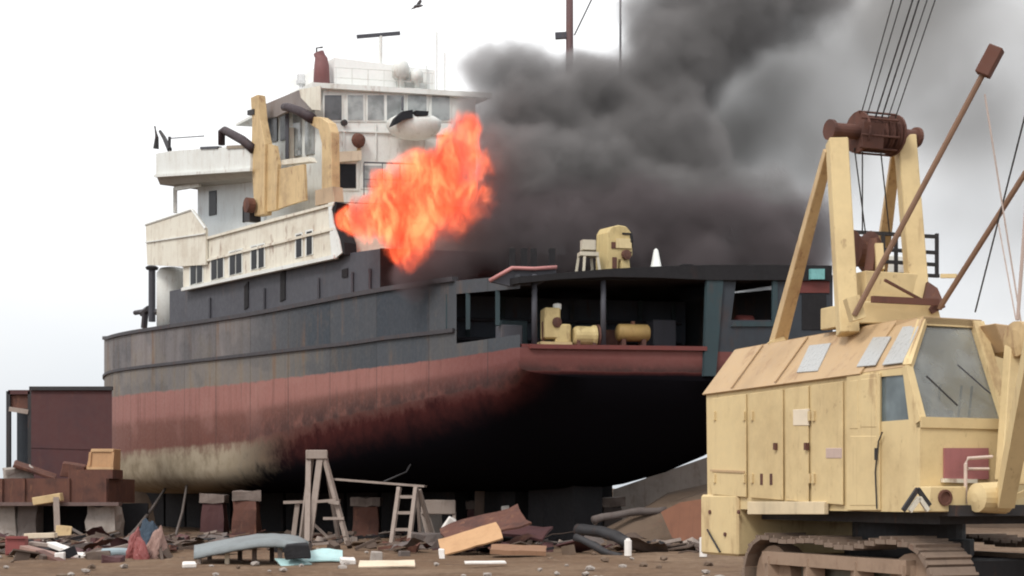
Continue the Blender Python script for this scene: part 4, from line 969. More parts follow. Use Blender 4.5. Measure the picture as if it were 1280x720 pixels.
cg.prism([ax0.lerp(ax1, .33) + Vector((0, -.29, .06)), ax0.lerp(ax1, .56) + Vector((0, -.29, .06)), ax0.lerp(ax1, .56) + Vector((0, -.2, -.24)), ax0.lerp(ax1, .33) + Vector((0, -.2, -.24))], (0, .02, 0))
cg.build('sheave_cage', M['rust_brown'], crane)
# hoist ropes up to the boom head
for i, (xa, xb) in enumerate(((1075, 1116), (1083, 1126), (1094, 1140), (1102, 1148), (1110, 1158), (1119, 1168))):
    MB().tube([P(xa, 148, 18.35), P(xa + (xb - xa) * 1.5, -70, 16.6)], .011 if i in (2, 3) else .008, 6).build('hoist_rope', M['cable'], crane)
for (xa, ya, xb, yb) in ((1068, 185, 1082, 292), (1101, 190, 1112, 292), (1078, 190, 1078, 292)):
    MB().tube([P(xa, ya, 18.4), P(xb, yb, 18.9)], .009, 6).build('winch_rope', M['cable'], crane)
# boom back-stops and pendants
def stop(a_, b2, mat, head=False):
    s_ = MB().tube([P(*a_), P(*b2)], .035, 8).build('boom_stop', mat, crane)
    if head:
        d = (P(*b2) - P(*a_)).normalized(); MB().beam(P(*b2) - d * .02, P(*b2) + d * .32, .15, .17).build('stop_buffer', M['rust_brown'], s_, bevel=.01)
    return s_
stop_mat = wmat('stop_brown', (.22, .13, .085), (.12, .07, .05), RUST, .7, scale=3)
stop((1068, 394, 17.3), (1229, 92, 16.6), stop_mat, True)
stop((1174, 386, 18.0), (1330, 140, 16.6), stop_mat, True)
MB().beam(P(1176, 345, 18.2), P(1196, 345, 18.1), .05, .05).build('stop_link', M['crane_yellow'], crane)
MB().prism([P(1160, 352, 18.2), P(1172, 360, 18.1), P(1182, 384, 18.0), P(1166, 392, 18.0), P(1154, 380, 18.1)], (0, .1, 0)).build('stop_pivot', M['rust_brown'], crane)
pend = wmat('pendant_pink', (.42, .33, .29), None, None, .7)
for a_, b2, mt, r0 in (((1231, 118, 16.6), (1276, 402, 16.2), pend, .010), ((1290, 110, 16), (1219, 390, 17.6), M['cable'], .011), ((1248, 280, 16.8), (1270, 400, 16.2), pend, .008), ((1284, 240, 15.5), (1272, 400, 15.4), pend, .02)):
    MB().tube([P(*a_), P(*b2)], r0, 6).build('pendant_rope', mt, crane)
# winch housing and railed platform on the roof
wh_ = MB()
wh_.prism([P(1082, 338, 18.0), P(1160, 343, 18.4), P(1160, 380, 18.4), P(1082, 378, 18.0)], rr * .6)
wh2 = MB().prism([P(1072, 376, 17.7), P(1172, 380, 18.1), P(1178, 404, 18.1), P(1072, 404, 17.7)], rr * .8)
hz = wh_.build('winch_housing', CY, crane, bevel=.01); wh2.build('housing_base', CY, hz, bevel=.01)
MB().beam(P(1090, 374, 17.6), P(1172, 378, 18.0), .05, .08).build('housing_flange', M['rust_brown'], hz)
MB().beam(P(1106, 350, 17.9), P(1150, 374, 18.2), .03, .03).build('housing_brace', M['rust_brown'], hz)
MB().lathe(P(1070, 314, 18.9), ll, [(-.12, .1), (-.1, .28), (-.06, .2), (.16, .2), (.2, .28), (.22, .1)], 18).build('rope_drum', M['rust_brown'], crane)
MB().beam(P(1088, 340, 18.3), P(1094, 300, 18.4), .12, .12).build('drum_post', M['rust_brown'], crane)
MB().beam(P(1100, 338, 18.2), P(1098, 306, 18.3), .10, .10).build('drum_post', CY, crane)
rail = MB()
for (x0, y0, x1, y1) in ((1066, 290, 1172, 296), (1104, 312, 1172, 316), (1104, 327, 1172, 331), (1104, 342, 1174, 345)):
    rail.beam(P(x0, y0, 19.6), P(x1, y1, 19.6), .05, .045)
for x in (1104, 1120, 1136, 1152, 1171): rail.beam(P(x, 292, 19.6), P(x, 345, 19.6), .045, .045)
for y in (295, 316, 331): rail.beam(P(1171, y, 19.6), P(1163, y, 20.6), .04, .04)
rail.build('roof_railing', M['dark_steel'], crane)
mp_ = MB().prism([P(1106, 318, 20.2), P(1148, 320, 20.2), P(1148, 342, 20.2), P(1106, 342, 20.2)], (0, .4, 0)).build('pale_tank', M['ship_white'], crane, bevel=.02)

# ------------------------------------------------------------------ loose scrap
def scrap(name, px, py, D, size, mat, label, cat, rz=0., rx=0., ry=0., amp=.05, bevel=.02, group=None):
    o = MB().box((0, 0, 0), size, rz, rx, ry).build(name, mat, bevel=bevel)
    bm = bmesh.new(); bm.from_mesh(o.data); bmesh.ops.subdivide_edges(bm, edges=bm.edges, cuts=2, use_grid_fill=True); bm.to_mesh(o.data); bm.free()
    jag(o, amp, 2.2, px * .13 + py)
    o.location = P(px, py, D); tag(o, label, cat, group); return o

# ------------------------------------------------------------------ LEFT: steel boxes and pontoon
def steelbox(name, label, px0, px1, ptop, pbot, D, depth, mat, lip=True, ang=0.12):
    a_, b2 = G(px0, D), G(px1, D); z0, z1 = ZP(pbot, D), ZP(ptop, D); d = Vector((math.sin(ang), math.cos(ang), 0)) * depth
    t = thing(name, label, 'steel box', (a_.x, a_.y, z0))
    MB().block([(a_.x, a_.y), (b2.x, b2.y), (b2.x + d.x, b2.y + d.y), (a_.x + d.x, a_.y + d.y)], z0, z1).build('shell', mat, t)
    if lip: MB().beam((a_.x - .05, a_.y - .06, z1 - .02), (b2.x + .05, b2.y - .06, z1 - .02), .12, .16).build('top_rim', M['dark_steel'], t)
    MB().beam((a_.x, a_.y - .012, z0 + (z1 - z0) * .52), (b2.x, b2.y - .012, z0 + (z1 - z0) * .5), .03, .03).build('plate_seam', mat, t)
    return t
DL = 66
steelbox('steel_box', 'big purple-brown rusted steel box standing left of the ship bow', 39, 140, 485, 640, 61.5, 3, M['purple_rust'], True, -0.285)
tb = thing('steel_frame_box', 'narrow dark open-sided steel box at the very edge beside the purple-brown box', 'steel box', G(12, DL + 1, 1.5))
a_, b2 = G(11, DL + 1), G(38, DL + 1); z0, z1 = ZP(640, DL + 1), ZP(489, DL + 1)
for p in (a_, b2): MB().beam((p.x, p.y, z0), (p.x, p.y, z1), .18, .2).build('corner_post', M['dark_steel'], tb)
MB().block([(a_.x + .1, a_.y + .8), (b2.x - .1, b2.y + .8), (b2.x - .1, b2.y + 4), (a_.x + .1, a_.y + 4)], z0, z1 - .7).build('inner_wall', M['ship_dark'], tb)
MB().beam((a_.x, a_.y, z1 - .05), (b2.x, b2.y, z1 - .05), .2, .2).build('top_beam', M['purple_rust'], tb)
MB().box(((a_.x + b2.x) / 2, a_.y + .1, z1 - .45), (1.0, .1, .7)).build('top_panel', M['rust_brown'], tb)
MB().box(((a_.x + b2.x) / 2, a_.y - .05, z1 - .9), (.9, .2, .22), ry=.15).build('timber_wedge', M['wood_grey'], tb)
# rusty pontoon / staging in front
DP = 57
pn = thing('rusty_pontoon', 'long low rusty steel pontoon deck on concrete posts at the bow end of the ship', 'pontoon', G(60, DP, 0))
a_, b2 = G(-60, DP), G(148, DP); z0, z1 = ZP(630, DP), ZP(598, DP)
MB().block([(a_.x, a_.y), (b2.x - .4, b2.y), (b2.x - .4, b2.y + 4), (a_.x, a_.y + 4)], z0 + .03, z1).build('pontoon_side', M['rust_brown'], pn)
MB().beam((a_.x, a_.y - .1, z0), (b2.x + .1, b2.y - .1, z0), .5, .14).build('lower_flange', wmat('flange_grey', (.16, .11, .10), None, RUST, .8), pn)
MB().block([(a_.x, a_.y + 2.2), (b2.x + .6, b2.y + 2.2), (b2.x + .6, b2.y + 2.35), (a_.x, a_.y + 2.35)], -.2, z0 + .02).build('shade_backing', M['soot_shade'], pn)  # added dark plate standing in for the shade between the pontoon posts
for px in (2, 30, 86, 132): 
    q = G(px, DP); MB().beam((q.x, q.y - .05, z0 + .05), (q.x, q.y - .05, z1), .12, .1).build('rib', M['rust_brown'], pn)
for px, sz in ((84, 44), (128, 12)):
    q = G(px, DP); MB().block([(q.x, q.y + .1), (q.x + sz / FPX * DP, q.y + .1), (q.x + sz / FPX * DP, q.y + 1.6), (q.x, q.y + 1.6)], z1, z1 + .35).build('hatch_coaming', M['rust_brown'], pn)
for i, (px, w, lab) in enumerate(((10, .9, 'pale weathered concrete post under the pontoon at the picture edge'), (38, .8, 'grey concrete post under the pontoon, behind the red crate'), (131, 1.15, 'broad pitted concrete pedestal under the bow end of the pontoon'))):
    q = G(px, DP + .7); zz = z0 - .08
    o = MB().block([(q.x - w / 2, q.y - w / 2), (q.x + w / 2, q.y - w / 2), (q.x + w / 2, q.y + w / 2), (q.x - w / 2, q.y + w / 2)], -.1, zz,
        top=[(q.x - w / 2 + .05, q.y - w / 2), (q.x + w / 2 - .03, q.y - w / 2), (q.x + w / 2, q.y + w / 2), (q.x - w / 2, q.y + w / 2)]).build('concrete_post', M['concrete'] if i != 1 else M['dark_concrete'])
    rough(o, .11, 1.8)
    tag(o, lab, 'post', 'concrete posts under the pontoon')
# wooden box, scrap and beam on the pontoon
q = P(124, 580, DP + .8)
cb = thing('tan_crate', 'leaning tan plywood crate on top of the rusty pontoon by the bow', 'crate', (q.x, q.y, z1 + .35))
zc0, zc1 = z1 + .352, ZP(561, DP + .8)
x0, x1 = G(107, DP + .8).x, G(142, DP + .8).x
MB().prism([Vector((x0, q.y, zc0)), Vector((x1, q.y, zc0)), Vector((x1 + .02, q.y, zc1)), Vector((x0 + .22, q.y, zc1))], (0, 1.0, 0)).build('panel', M['ply_tan'], cb, bevel=.02)
for zz in (.08, .92): MB().beam((x0 + .05 + .2 * zz, q.y - .03, zc0 + (zc1 - zc0) * zz), (x1, q.y - .03, zc0 + (zc1 - zc0) * zz), .05, .1).build('batten', wmat('batten', (.55, .36, .2), None, None, .8), cb)
for x in (x0 + .15, x1 - .06): MB().beam((x, q.y - .03, zc0 + .14), (x + .05, q.y - .03, zc1 - .14), .1, .05).build('batten', M['ply_tan'], cb)
scrap('rusty_winch_block', 92, 588, DP + 1, (.9, .9, .55), M['rust_brown'], 'rusty angular fitting beside the tan crate on the pontoon', 'scrap metal', .2, .1, .15)
scrap('bent_plate', 44, 588, DP + 1, (1.7, 1, .12), M['rust_brown'], 'bent brown steel plate lying on the pontoon below the purple-brown box', 'scrap metal', .3, .2, .35)
scrap('pale_lump', 22, 591, DP + 1, (1.1, .8, .42), M['concrete'], 'pale broken lump lying on the pontoon at the picture edge', 'rubble', .5, .1, -.1, .12)
scrap('timber_offcut', 60, 624, DP - .5, (1.15, .3, .32), M['davit_yellow'], 'short yellow-orange beam offcut across the pontoon edge', 'beam', -.1, 0, -.16, .02)
o = MB().beam(G(72, DP - 1.2, -.05), P(70, 622, DP - .8), .2, .2).build('timber_prop', M['wood_grey']); tag(o, 'upright grey timber prop in front of the pontoon edge', 'prop')
scrap('painted_board', 79, 668, 52, (.55, .08, .62), M['davit_yellow'], 'small ochre yellow panel leaning at the foot of the timber prop', 'board', .2, -.2, .1, .02)

# ------------------------------------------------------------------ UNDER THE SHIP
kb_labels = ['thick rusty keel block under the bow, left of the hanging sheet table', 'keel block in the dark behind the upright ladder trestle', 'tan-topped keel block between the trestle and the short ladder',
             'pale keel block behind the short ladder', 'keel block with a bright chipped top right of the short ladder', 'squat reddish keel block near mid stern', 'pale square keel block below the stern run', 'rough keel block at the foot of the concrete slab']
kspots = [(268, 60, .95, 1.62, 'purple_rust'), (308, 57, 1.0, 1.75, 'rust_brown'), (458, 56, 1.05, 1.5, 'rust_brown'), (545, 55, 1.3, 1.42, 'concrete'), (598, 54, .9, 1.35, 'purple_rust'), (655, 55, 1.1, 1.4, 'concrete'), (726, 50, .95, 1.35, 'concrete'), (765, 52, .75, 1.5, 'dark_concrete')]
kb_labels = ['dark rusty keel block under the bow, first from the bow', 'rust-red keel block with a pale concrete cap, behind the grey sheet table', 'orange-brown keel block between the tall trestle and the short ladder',
             'wide pale keel block just behind the short ladder', 'purple-brown keel block behind the heap of brown sheets', 'pale cracked keel block between the brown sheet heap and the dark prop', 'square grey keel block to the side of the dark prop under the stern', 'dark rough keel block next to the sloping concrete slab']
for (px, D, w, h_, mt), lab in zip(kspots, kb_labels):
    q = G(px, D); t = thing('keel_block', lab, 'keel block', (q.x, q.y, 0), 'keel blocks under the ship')
    MB().block([(q.x - w / 2, q.y - .5), (q.x + w / 2, q.y - .5), (q.x + w / 2, q.y + .6), (q.x - w / 2, q.y + .6)], -.08, h_ * .8,
        top=[(q.x - w * .44, q.y - .46), (q.x + w * .45, q.y - .46), (q.x + w * .45, q.y + .5), (q.x - w * .44, q.y + .5)]).build('pedestal', M[mt], t)
    rough(t.children[0], .09, 1.5)
    MB().box((q.x, q.y, h_ * .8 + h_ * .12), (w * 1.08, 1.0, h_ * .22), random.uniform(-.25, .25), 0, random.uniform(-.06, .06)).build('timber_cap', M['wood_cap'] if mt != 'concrete' else M['concrete'], t)
    rough(t.children[-1], .07, 2.5)
# added near-black blocks and beams, standing in for the shade under the keel
cr1 = thing('keel_shade_filler', 'added black blocks and beams standing in for the shade under the keel', 'cradle', side(18, HB))
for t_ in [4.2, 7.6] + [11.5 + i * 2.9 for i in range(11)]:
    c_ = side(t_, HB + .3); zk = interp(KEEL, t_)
    MB().box((c_.x, c_.y, min(zk, 1.9) / 2 - .05), (1.2, 2.6, min(zk, 1.9) + .2), FI).build('shade_block', M['soot_shade'], cr1)
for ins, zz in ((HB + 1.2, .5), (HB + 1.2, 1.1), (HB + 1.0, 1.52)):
    MB().beam(side(4 if zz > 1.3 else 10, ins) + Vector((0, 0, zz)), side(36, ins) + Vector((0, 0, zz)), .4, .55).build('shade_beam', M['soot_shade'], cr1)
# added earth bank beyond, hiding bright ground and sky below the keel
def mound(name, pts, label, cat, mat, kind=None, amp=.25, seg=10):
    """pts: (x, y, half width, height) along a ridge"""
    g = MB(); vs = []; n = 12; fs = []
    for x, y, hw, h_ in pts:
        for j in range(n):
            th = math.pi * j / (n - 1); vs.append((x - math.cos(th) * hw * .12, y - math.cos(th) * hw, -.15 + math.sin(th) ** 1.2 * h_))
    fs = [(i * n + j, (i + 1) * n + j, (i + 1) * n + j + 1, i * n + j + 1) for i in range(len(pts) - 1) for j in range(n - 1)]
    o = g.add(vs, fs).build(name, mat, smooth=False); jag(o, amp, .8, len(pts))
    tag(o, label, cat); 
    if kind: o['kind'] = kind
    return o
mound('added_earth_bank', [(-34 + i * 3, 84 - i * .4 + math.sin(i) * .6, 3.0, 2.3 + .4 * math.sin(i * 1.7)) for i in range(24)], 'added low earth bank hiding bright ground and sky behind the ship', 'bank', M['earth'], 'structure')
for px_, D_, pt_, lab_ in ((598, 51.5, 610, 'slim dark prop rising behind the heap of brown sheets'), (645, 53, 606, 'dark rusty prop just past the heap of brown sheets'), (722, 54, 604, 'thin dark prop behind the square grey keel block'), (812, 55, 592, 'dark prop half hidden by the earth heap')):
    o = MB().beam(G(px_, D_, -.05), P(px_ + 2, pt_, D_), .34, .36).build('shore_prop', M['wood_dark']); tag(o, lab_, 'prop')
# props
o = MB().beam(G(690, 49, -.05), P(690, 560, 50), .55, .6).build('shore_prop', M['soot_shade']); tag(o, 'thick black upright prop below the stern run of the hull', 'prop')
o = MB().beam(G(757, 52, -.05), P(757, 585, 53), .5, .5).build('shore_prop', M['soot_shade']); tag(o, 'black prop in deep shade beside the sloping concrete slab', 'prop')

# tall trestle ladder
def tall_trestle():
    D = 48; t = thing('trestle_ladder', 'tall grey wooden A-frame trestle ladder standing before the black hull bottom', 'trestle', G(400, D))
    W = M['wood_grey']
    top = ZP(566, D)
    def leg(px0, px1, y0off, w=.17): MB().beam(G(px1, D + y0off, 0), Vector((G(px0, D).x, D, top)), w, w).build('leg', W, t)
    leg(386, 384, -.7); leg(401, 386, -.5, .2); leg(404, 435, -.5, .14); leg(390, 376, .8, .14); leg(406, 424, .9, .12)
    MB().box(Vector((G(396, D).x, D, top - .06)), (.72, .4, .3), .1).build('top_board', W, t, bevel=.02)
    def rung(xa, ya, xb, yb, w=.09): MB().beam(P(xa, ya, D - .45), P(xb, yb, D - .45), w, w).build('rung', W, t)
    rung(411, 627, 424, 629, .12); rung(404, 648, 430, 648); rung(396, 627, 420, 625)
    MB().beam(P(355, 628, D + .8), P(425, 626, D + .8), .3, .1).build('cross_board', W, t)
    MB().beam(P(392, 655, D), P(410, 672, D), .09, .09).build('brace', W, t)
    MB().beam(P(372, 630, D + .8), P(366, 678, D + .8), .16, .12).build('leg', W, t)
tall_trestle()
def short_ladder():
    D = 47.5; t = thing('short_ladder', 'short grey wooden ladder leaning on a staging plank below the hull', 'ladder', G(505, D)); W = M['wood_grey']
    for xa, xb in ((499, 489), (520, 511)): MB().beam(P(xb, 681, D - .5), P(xa, 609, D), .13, .12).build('side_rail', W, t)
    for y in (621, 641, 662): 
        f_ = (681 - y) / 72; MB().beam(P(489 + 10 * f_, y, D - .5 + .5 * f_), P(511 + 9 * f_, y, D - .5 + .5 * f_), .08, .1).build('rung', W, t)
    MB().beam(P(526, 680, D + .9), P(521, 610, D + .1), .10, .1).build('back_leg', W, t); MB().beam(P(541, 672, D + .9), P(524, 612, D + .1), .12, .1).build('back_leg', W, t)
short_ladder()
o = MB().beam(P(418, 599, 48.3), P(532, 608, 47.9), .5, .07).build('staging_plank', M['wood_grey']); tag(o, 'long staging plank between the tall trestle and the short ladder', 'plank')
t_ = thing('sawhorse', 'low pale sawhorse standing behind the short ladder', 'sawhorse', G(552, 50))
MB().box(P(548, 634, 50), (1.2, .35, .5), .05).build('top_beam', M['wood_grey'], t_, bevel=.03)
for px, pb in ((528, 536), (533, 543), (568, 566)): MB().beam(P(px, 640, 50), P(pb, 673, 50 - .3), .12, .1).build('leg', M['wood_grey'], t_)
# sheet table with the grey cover
t_ = thing('sheet_table', 'long low bench covered by a sagging grey-green sheet', 'bench', G(312, 34.5))
g = MB(); vs = []; nx = 26; YS = (-.95, -.86, -.3, .3, .86, .95)
TOPL = [(243, 687), (260, 684), (280, 680), (300, 676), (320, 673), (340, 672), (360, 673), (374, 676), (384, 682)]
for i in range(nx):
    px = 243 + (384 - 243) * i / (nx - 1)
    for j, yy in enumerate(YS):
        q = G(px, 34.5 + yy); z = ZP(interp(TOPL, px), 34.5) - (.20 if j == 0 else .10 if j == 1 else .03 if j == 2 else -.02) + .02 * mnoise.noise(Vector((px * .07, yy * 2, 5)))
        vs.append((q.x, q.y, z))
fs = [(i * 6 + j, i * 6 + j + 1, i * 6 + 7 + j, i * 6 + 6 + j) for i in range(nx - 1) for j in range(5)]
cvr = g.add(vs, fs).build('cover_sheet', M['tarp'], t_, smooth=True); sm = cvr.modifiers.new('thickness', 'SOLIDIFY'); sm.thickness = .06; sm.offset = -1
for px, mt in ((249, 'wood_grey'), (284, 'wood_pale'), (318, 'wood_dark'), (350, 'wood_grey')): MB().beam(G(px, 33.9, -.03), Vector((G(px, 33.9).x, 33.9, ZP(interp(TOPL, px), 34.5) - .1)), .1, .09).build('leg', M[mt], t_)
for px in (262, 300, 340, 368): MB().beam(G(px, 35.1, -.03), Vector((G(px, 35.1).x, 35.1, ZP(interp(TOPL, px), 34.5) - .1)), .1, .09).build('leg', M['wood_dark'], t_)
scrap('dark_sack', 372, 690, 33.4, (.5, .4, .3), M['soot_shade'], 'black sack under the end of the grey bench', 'sack', .2, 0, 0, .1)
# ropes from the bow
def rope(pts, r, label):
    o = MB().tube([P(*p) for p in pts], r, 6).build('mooring_rope', M['rope'], smooth=True); tag(o, label, 'rope', 'ropes hanging from the bow'); return o
rope([(206, 612, 68), (190, 636, 62), (170, 662, 54), (150, 684, 46)], .075, 'grey rope slanting from the bow bottom to the ground left of it')
rope([(234, 604, 66), (228, 640, 58), (219, 672, 52), (212, 690, 45)], .055, 'thin rope hanging almost straight down below the bow')
rope([(88, 660, 54), (105, 670, 52), (128, 672, 52), (150, 666, 52)], .06, 'dark sagging rope lying low in front of the concrete pedestal')
o = MB().tube([P(535, 510, 50), P(525, 560, 50), P(508, 590, 49.5), P(480, 602, 48.2)], .03, 6).build('hose', M['cable'], smooth=True); tag(o, 'thin black hose curving down the dark hull bottom to the staging plank', 'hose')

# ------------------------------------------------------------------ RIGHT: slab, heap, pipes
o = MB().prism([P(766, 612, 54), P(900, 566, 54), P(900, 664, 54), P(766, 664, 54)], (.6, 3, 0)).build('concrete_slab', M['concrete']); tag(o, 'sloping grey concrete slab rising behind the crane house', 'slab')
mound('spoil_heap', [(G(px, 46).x, 46 + dy, hw, h_) for px, dy, hw, h_ in ((700, 0, .6, .1), (740, .3, 1.2, .6), (790, .6, 1.6, 1.1), (840, 1, 2.0, 1.75), (900, 1.2, 2.2, 2.2), (960, 1.2, 2, 2.0), (1020, 1, 1, .4))], 'brown earth heap between the dark props and the crane', 'earth heap', M['earth'], None, .22)
o = MB().prism([P(826, 640, 44), P(850, 628, 44), P(900, 620, 44), P(900, 690, 44), P(840, 672, 44)], (.2, .3, 0)).build('rusty_sheet', wmat('rust_light', (.26, .12, .075), (.15, .07, .05), None, .8, scale=2)); tag(o, 'rust-orange sheet propped on the earth heap next to the crane counterweight', 'metal sheet')
for i, (a_, b2, r_, lab) in enumerate((((722, 662, 43), (786, 680, 41), .17, 'dark grey pipe sloping down in front of the earth heap'), ((742, 654, 45), (832, 634, 46), .12, 'long grey pipe lying up the side of the earth heap'), ((720, 676, 41), (776, 690, 40), .10, 'short black pipe lowest on the ground by the white post'))):
    o = MB().tube([P(*a_).lerp(P(*b2), f_) + Vector((0, 0, .12 * math.sin(f_ * 3 + i))) for f_ in (0, .12, .25, .4, .5, .62, .75, .88, 1)], r_, 12).build('steel_pipe', M['dark_steel'] if i != 1 else M['dark_concrete'], smooth=True); jag(o, .06, 2.0, i); tag(o, lab, 'pipe', 'pipes by the earth heap')
o = MB().lathe(G(785, 39, -.02), (0, 0, 1), [(0, .1), (.42, .1), (.44, .06), (.47, .06), (.48, .02)], 12).build('white_canister', M['white_plastic']); tag(o, 'small upright white canister on bare soil in front of the pipes', 'canister')
o = MB().lathe(G(879, 38, .0), (0, 0, 1), [(0, .1), (.5, .1), (.52, .05), (.55, .05)], 12).build('white_canister', M['white_plastic']); tag(o, 'white canister half hidden by the crane counterweight', 'canister')

# ------------------------------------------------------------------ LITTER ON THE YARD
def sheet(name, px, D, L, W, mat, label, cat, rz=0, tilt=0, roll=0, z=.06, amp=.05, th=.03, group=None):
    g = MB(); nx, ny = 8, 5; vs = [(L * (i / (nx - 1) - .5), W * (j / (ny - 1) - .5), 0) for i in range(nx) for j in range(ny)]
    g.add(vs, [(i * ny + j, (i + 1) * ny + j, (i + 1) * ny + j + 1, i * ny + j + 1) for i in range(nx - 1) for j in range(ny - 1)])
    o = g.build(name, mat); jag(o, amp, 1.7, px * .37 + D)
    s_ = o.modifiers.new('thickness', 'SOLIDIFY'); s_.thickness = th
    o.location = G(px, D, z); o.rotation_euler = (roll, tilt, rz); tag(o, label, cat, group); return o
def plank(px0, y0, D0, px1, y1, D1, w, h_, mat, label, group=None):
    o = MB().beam(P(px0, y0, D0), P(px1, y1, D1), w, h_).build('plank', mat, bevel=.01); tag(o, label, 'plank', group); return o
sheet('plastic_sheet', 396, 35, 1.4, 1.1, M['cyan_plastic'], 'crumpled turquoise plastic sheet lying before the grey bench', 'plastic sheet', .2, .05, .15, .16, .14)
sheet('plastic_sheet', 366, 33.5, .7, .6, M['cyan_plastic'], 'small pale turquoise scrap beside the bigger turquoise sheet', 'plastic sheet', .5, 0, .2, .08, .08)
sheet('white_board', 484, 32.5, 1.25, .5, M['wood_pale'], 'pale flat board lying alone on the soil in front of the short ladder', 'board', .06, 0, .25, .08, .03)
scrap('broken_block', 471, 696, 36, (.3, .25, .26), M['concrete'], 'small square concrete lump behind the pale flat board', 'block', .2)
scrap('broken_block', 506, 694, 39, (.28, .2, .2), M['dark_concrete'], 'grey concrete lump near the foot of the short ladder', 'block', .5)
scrap('white_scrap', 435, 701, 34, (.34, .2, .14), M['white_plastic'], 'white crumpled scrap next to the turquoise sheet', 'scrap', .3, .2)
scrap('white_scrap', 236, 706, 32, (.26, .2, .1), M['white_plastic'], 'tiny white scrap on bare soil left of the grey bench', 'scrap', .3, .1)
# heap of brown sheets by the middle
sheet('brown_sheet', 605, 42, 2.4, 1.6, M['rust_brown'], 'large brown sheet sloping up at the back of the scrap heap', 'sheet', .15, -.3, .35, .75, .12, .06)
sheet('brown_sheet', 588, 40, 1.7, .9, M['ply_tan'], 'orange-tan sheet leaning on the front of the scrap heap', 'sheet', .1, -.28, .5, .42, .06, .05)
sheet('brown_sheet', 648, 38.5, 1.5, 1.0, wmat('sheet_brown', (.27, .15, .09), (.14, .08, .05), None, .8, scale=2), 'flat brown slab lowest in the scrap heap', 'sheet', -.05, .02, .12, .22, .05, .12)
sheet('brown_sheet', 640, 44, 2.2, 1.6, M['purple_rust'], 'dark purple-brown sheet flat behind the scrap heap', 'sheet', -.2, .1, .2, .6, .12, .08)
sheet('white_board', 606, 33.5, .95, .3, M['white_plastic'], 'narrow white strip on the soil in front of the scrap heap', 'board', .12, 0, .1, .07, .02)
scrap('white_scrap', 561, 655, 47, (.25, .2, .5), M['white_plastic'], 'white torn scrap standing at the edge of the sawhorse', 'scrap', .3, .3, .5)
scrap('white_scrap', 553, 693, 38, (.16, .12, .3), M['white_plastic'], 'small white bottle shape left of the orange-tan sheet', 'scrap', .1)
scrap('white_scrap', 632, 638, 50, (.24, .2, .28), M['white_plastic'], 'small white scrap high behind the scrap heap', 'scrap', .2)
scrap('grey_drum', 538, 682, 45, (1.0, .7, .8), M['dark_concrete'], 'grey crumpled bundle between the short ladder and the scrap heap', 'bundle', .2, 0, 0, .18)
# red crate, planks and bags at the left
o = thing('red_crate', 'small red plastic crate at the edge of the plank pile', 'crate', G(21, 38.5))
MB().box(G(21, 38.5, .27), (.52, .42, .5), .15).build('crate_body', M['red_plastic'], o, bevel=.02)
MB().box(G(21, 38.27, .5), (.56, .06, .07), .15).build('crate_rim', M['red_plastic'], o); MB().box(G(21, 38.27, .1), (.56, .06, .06), .15).build('crate_rim', M['red_plastic'], o)
pg = 'planks piled at the foot of the pontoon'
plank(32, 670, 40, 70, 669, 40, .3, .14, M['wood_pale'], 'cream plank on top of the pile right behind the red crate', pg)
plank(64, 680, 39, 108, 697, 37, .26, .12, M['white_plastic'], 'bright white plank slanting down off the pile', pg)
plank(38, 679, 39, 84, 684, 39, .3, .1, M['wood_grey'], 'grey plank in the middle of the pile', pg)
plank(18, 694, 37.5, 62, 692, 37.5, .2, .07, M['wood_pale'], 'thin pale lath low in front of the red crate', pg)
plank(50, 690, 37, 84, 706, 35, .22, .1, M['rust_brown'], 'brown board lowest in the pile pointing at the viewer', pg)
plank(30, 684, 38, 92, 700, 37, .3, .1, M['pink_cloth'], 'dull pinkish board under the bright white plank', pg)
scrap('white_scrap', 74, 697, 36, (.24, .2, .24), M['white_plastic'], 'round whitish scrap at the end of the pinkish board', 'scrap', .2)
scrap('dark_sack', 124, 700, 36, (.55, .5, .36), M['wood_dark'], 'dark sagging sack just left of the pale blue roll', 'sack', .1, 0, 0, .12)
scrap('dark_sack', 141, 703, 35, (.48, .4, .34), M['purple_rust'], 'dark purple sack below the pale blue roll', 'sack', .1, 0, 0, .12)
o = MB().tube([P(128, 691, 37), P(148, 690, 37), P(166, 691, 37)], .11, 12).build('blue_roll', wmat('roll_blue', (.27, .34, .37), None, None, .6)); tag(o, 'pale grey-blue roll lying on the dark sacks', 'roll')
# red gas cylinders and slumped pale sack
def sack(name, px, D, h_, r, mat, label, cat, lean=(0, 0), group=None, seed=0):
    bm = bmesh.new(); bmesh.ops.create_icosphere(bm, subdivisions=4, radius=1)
    for v in bm.verts:
        d = v.co.copy(); k = 1 + .42 * mnoise.noise(d * 1.1 + Vector((seed, 0, 0))) + .22 * abs(mnoise.noise(d * 3 + Vector((0, seed, 0)))) + .08 * mnoise.noise(d * 8)
        z = max(-.62, d.z * k); tap = 1.12 - .28 * (z + .6)
        v.co = Vector((d.x * k * r * tap + lean[0] * (z + .6) * h_ * .6, d.y * k * r * tap, (z + .62) / 1.7 * h_))
    me = bpy.data.meshes.new(name); bm.to_mesh(me); bm.free(); me.materials.append(mat)
    o = bpy.data.objects.new(name, me); COL.objects.link(o)
    o.location = G(px, D, -.01); tag(o, label, cat, group); return o
sack('red_sack', 168, 36.8, .78, .2, M['red_plastic'], 'taller red slumped sack beside the pale pinkish sack', 'sack', (.08, 0), None, 3)
sack('red_sack', 177, 36, .58, .17, M['red_plastic'], 'shorter red sack right against the pale pinkish sack', 'sack', (-.1, 0), None, 8)
sack('pale_sack', 193, 36.4, .80, .24, M['pink_cloth'], 'pale pinkish slumped sack standing beside the two red sacks', 'sack', (.12, 0), None, 5)
sack('blue_bundle', 186, 39.5, .95, .36, M['blue_cloth'], 'dark blue bundle lying behind the pale pinkish sack', 'bundle', (0, 0), None, 12)
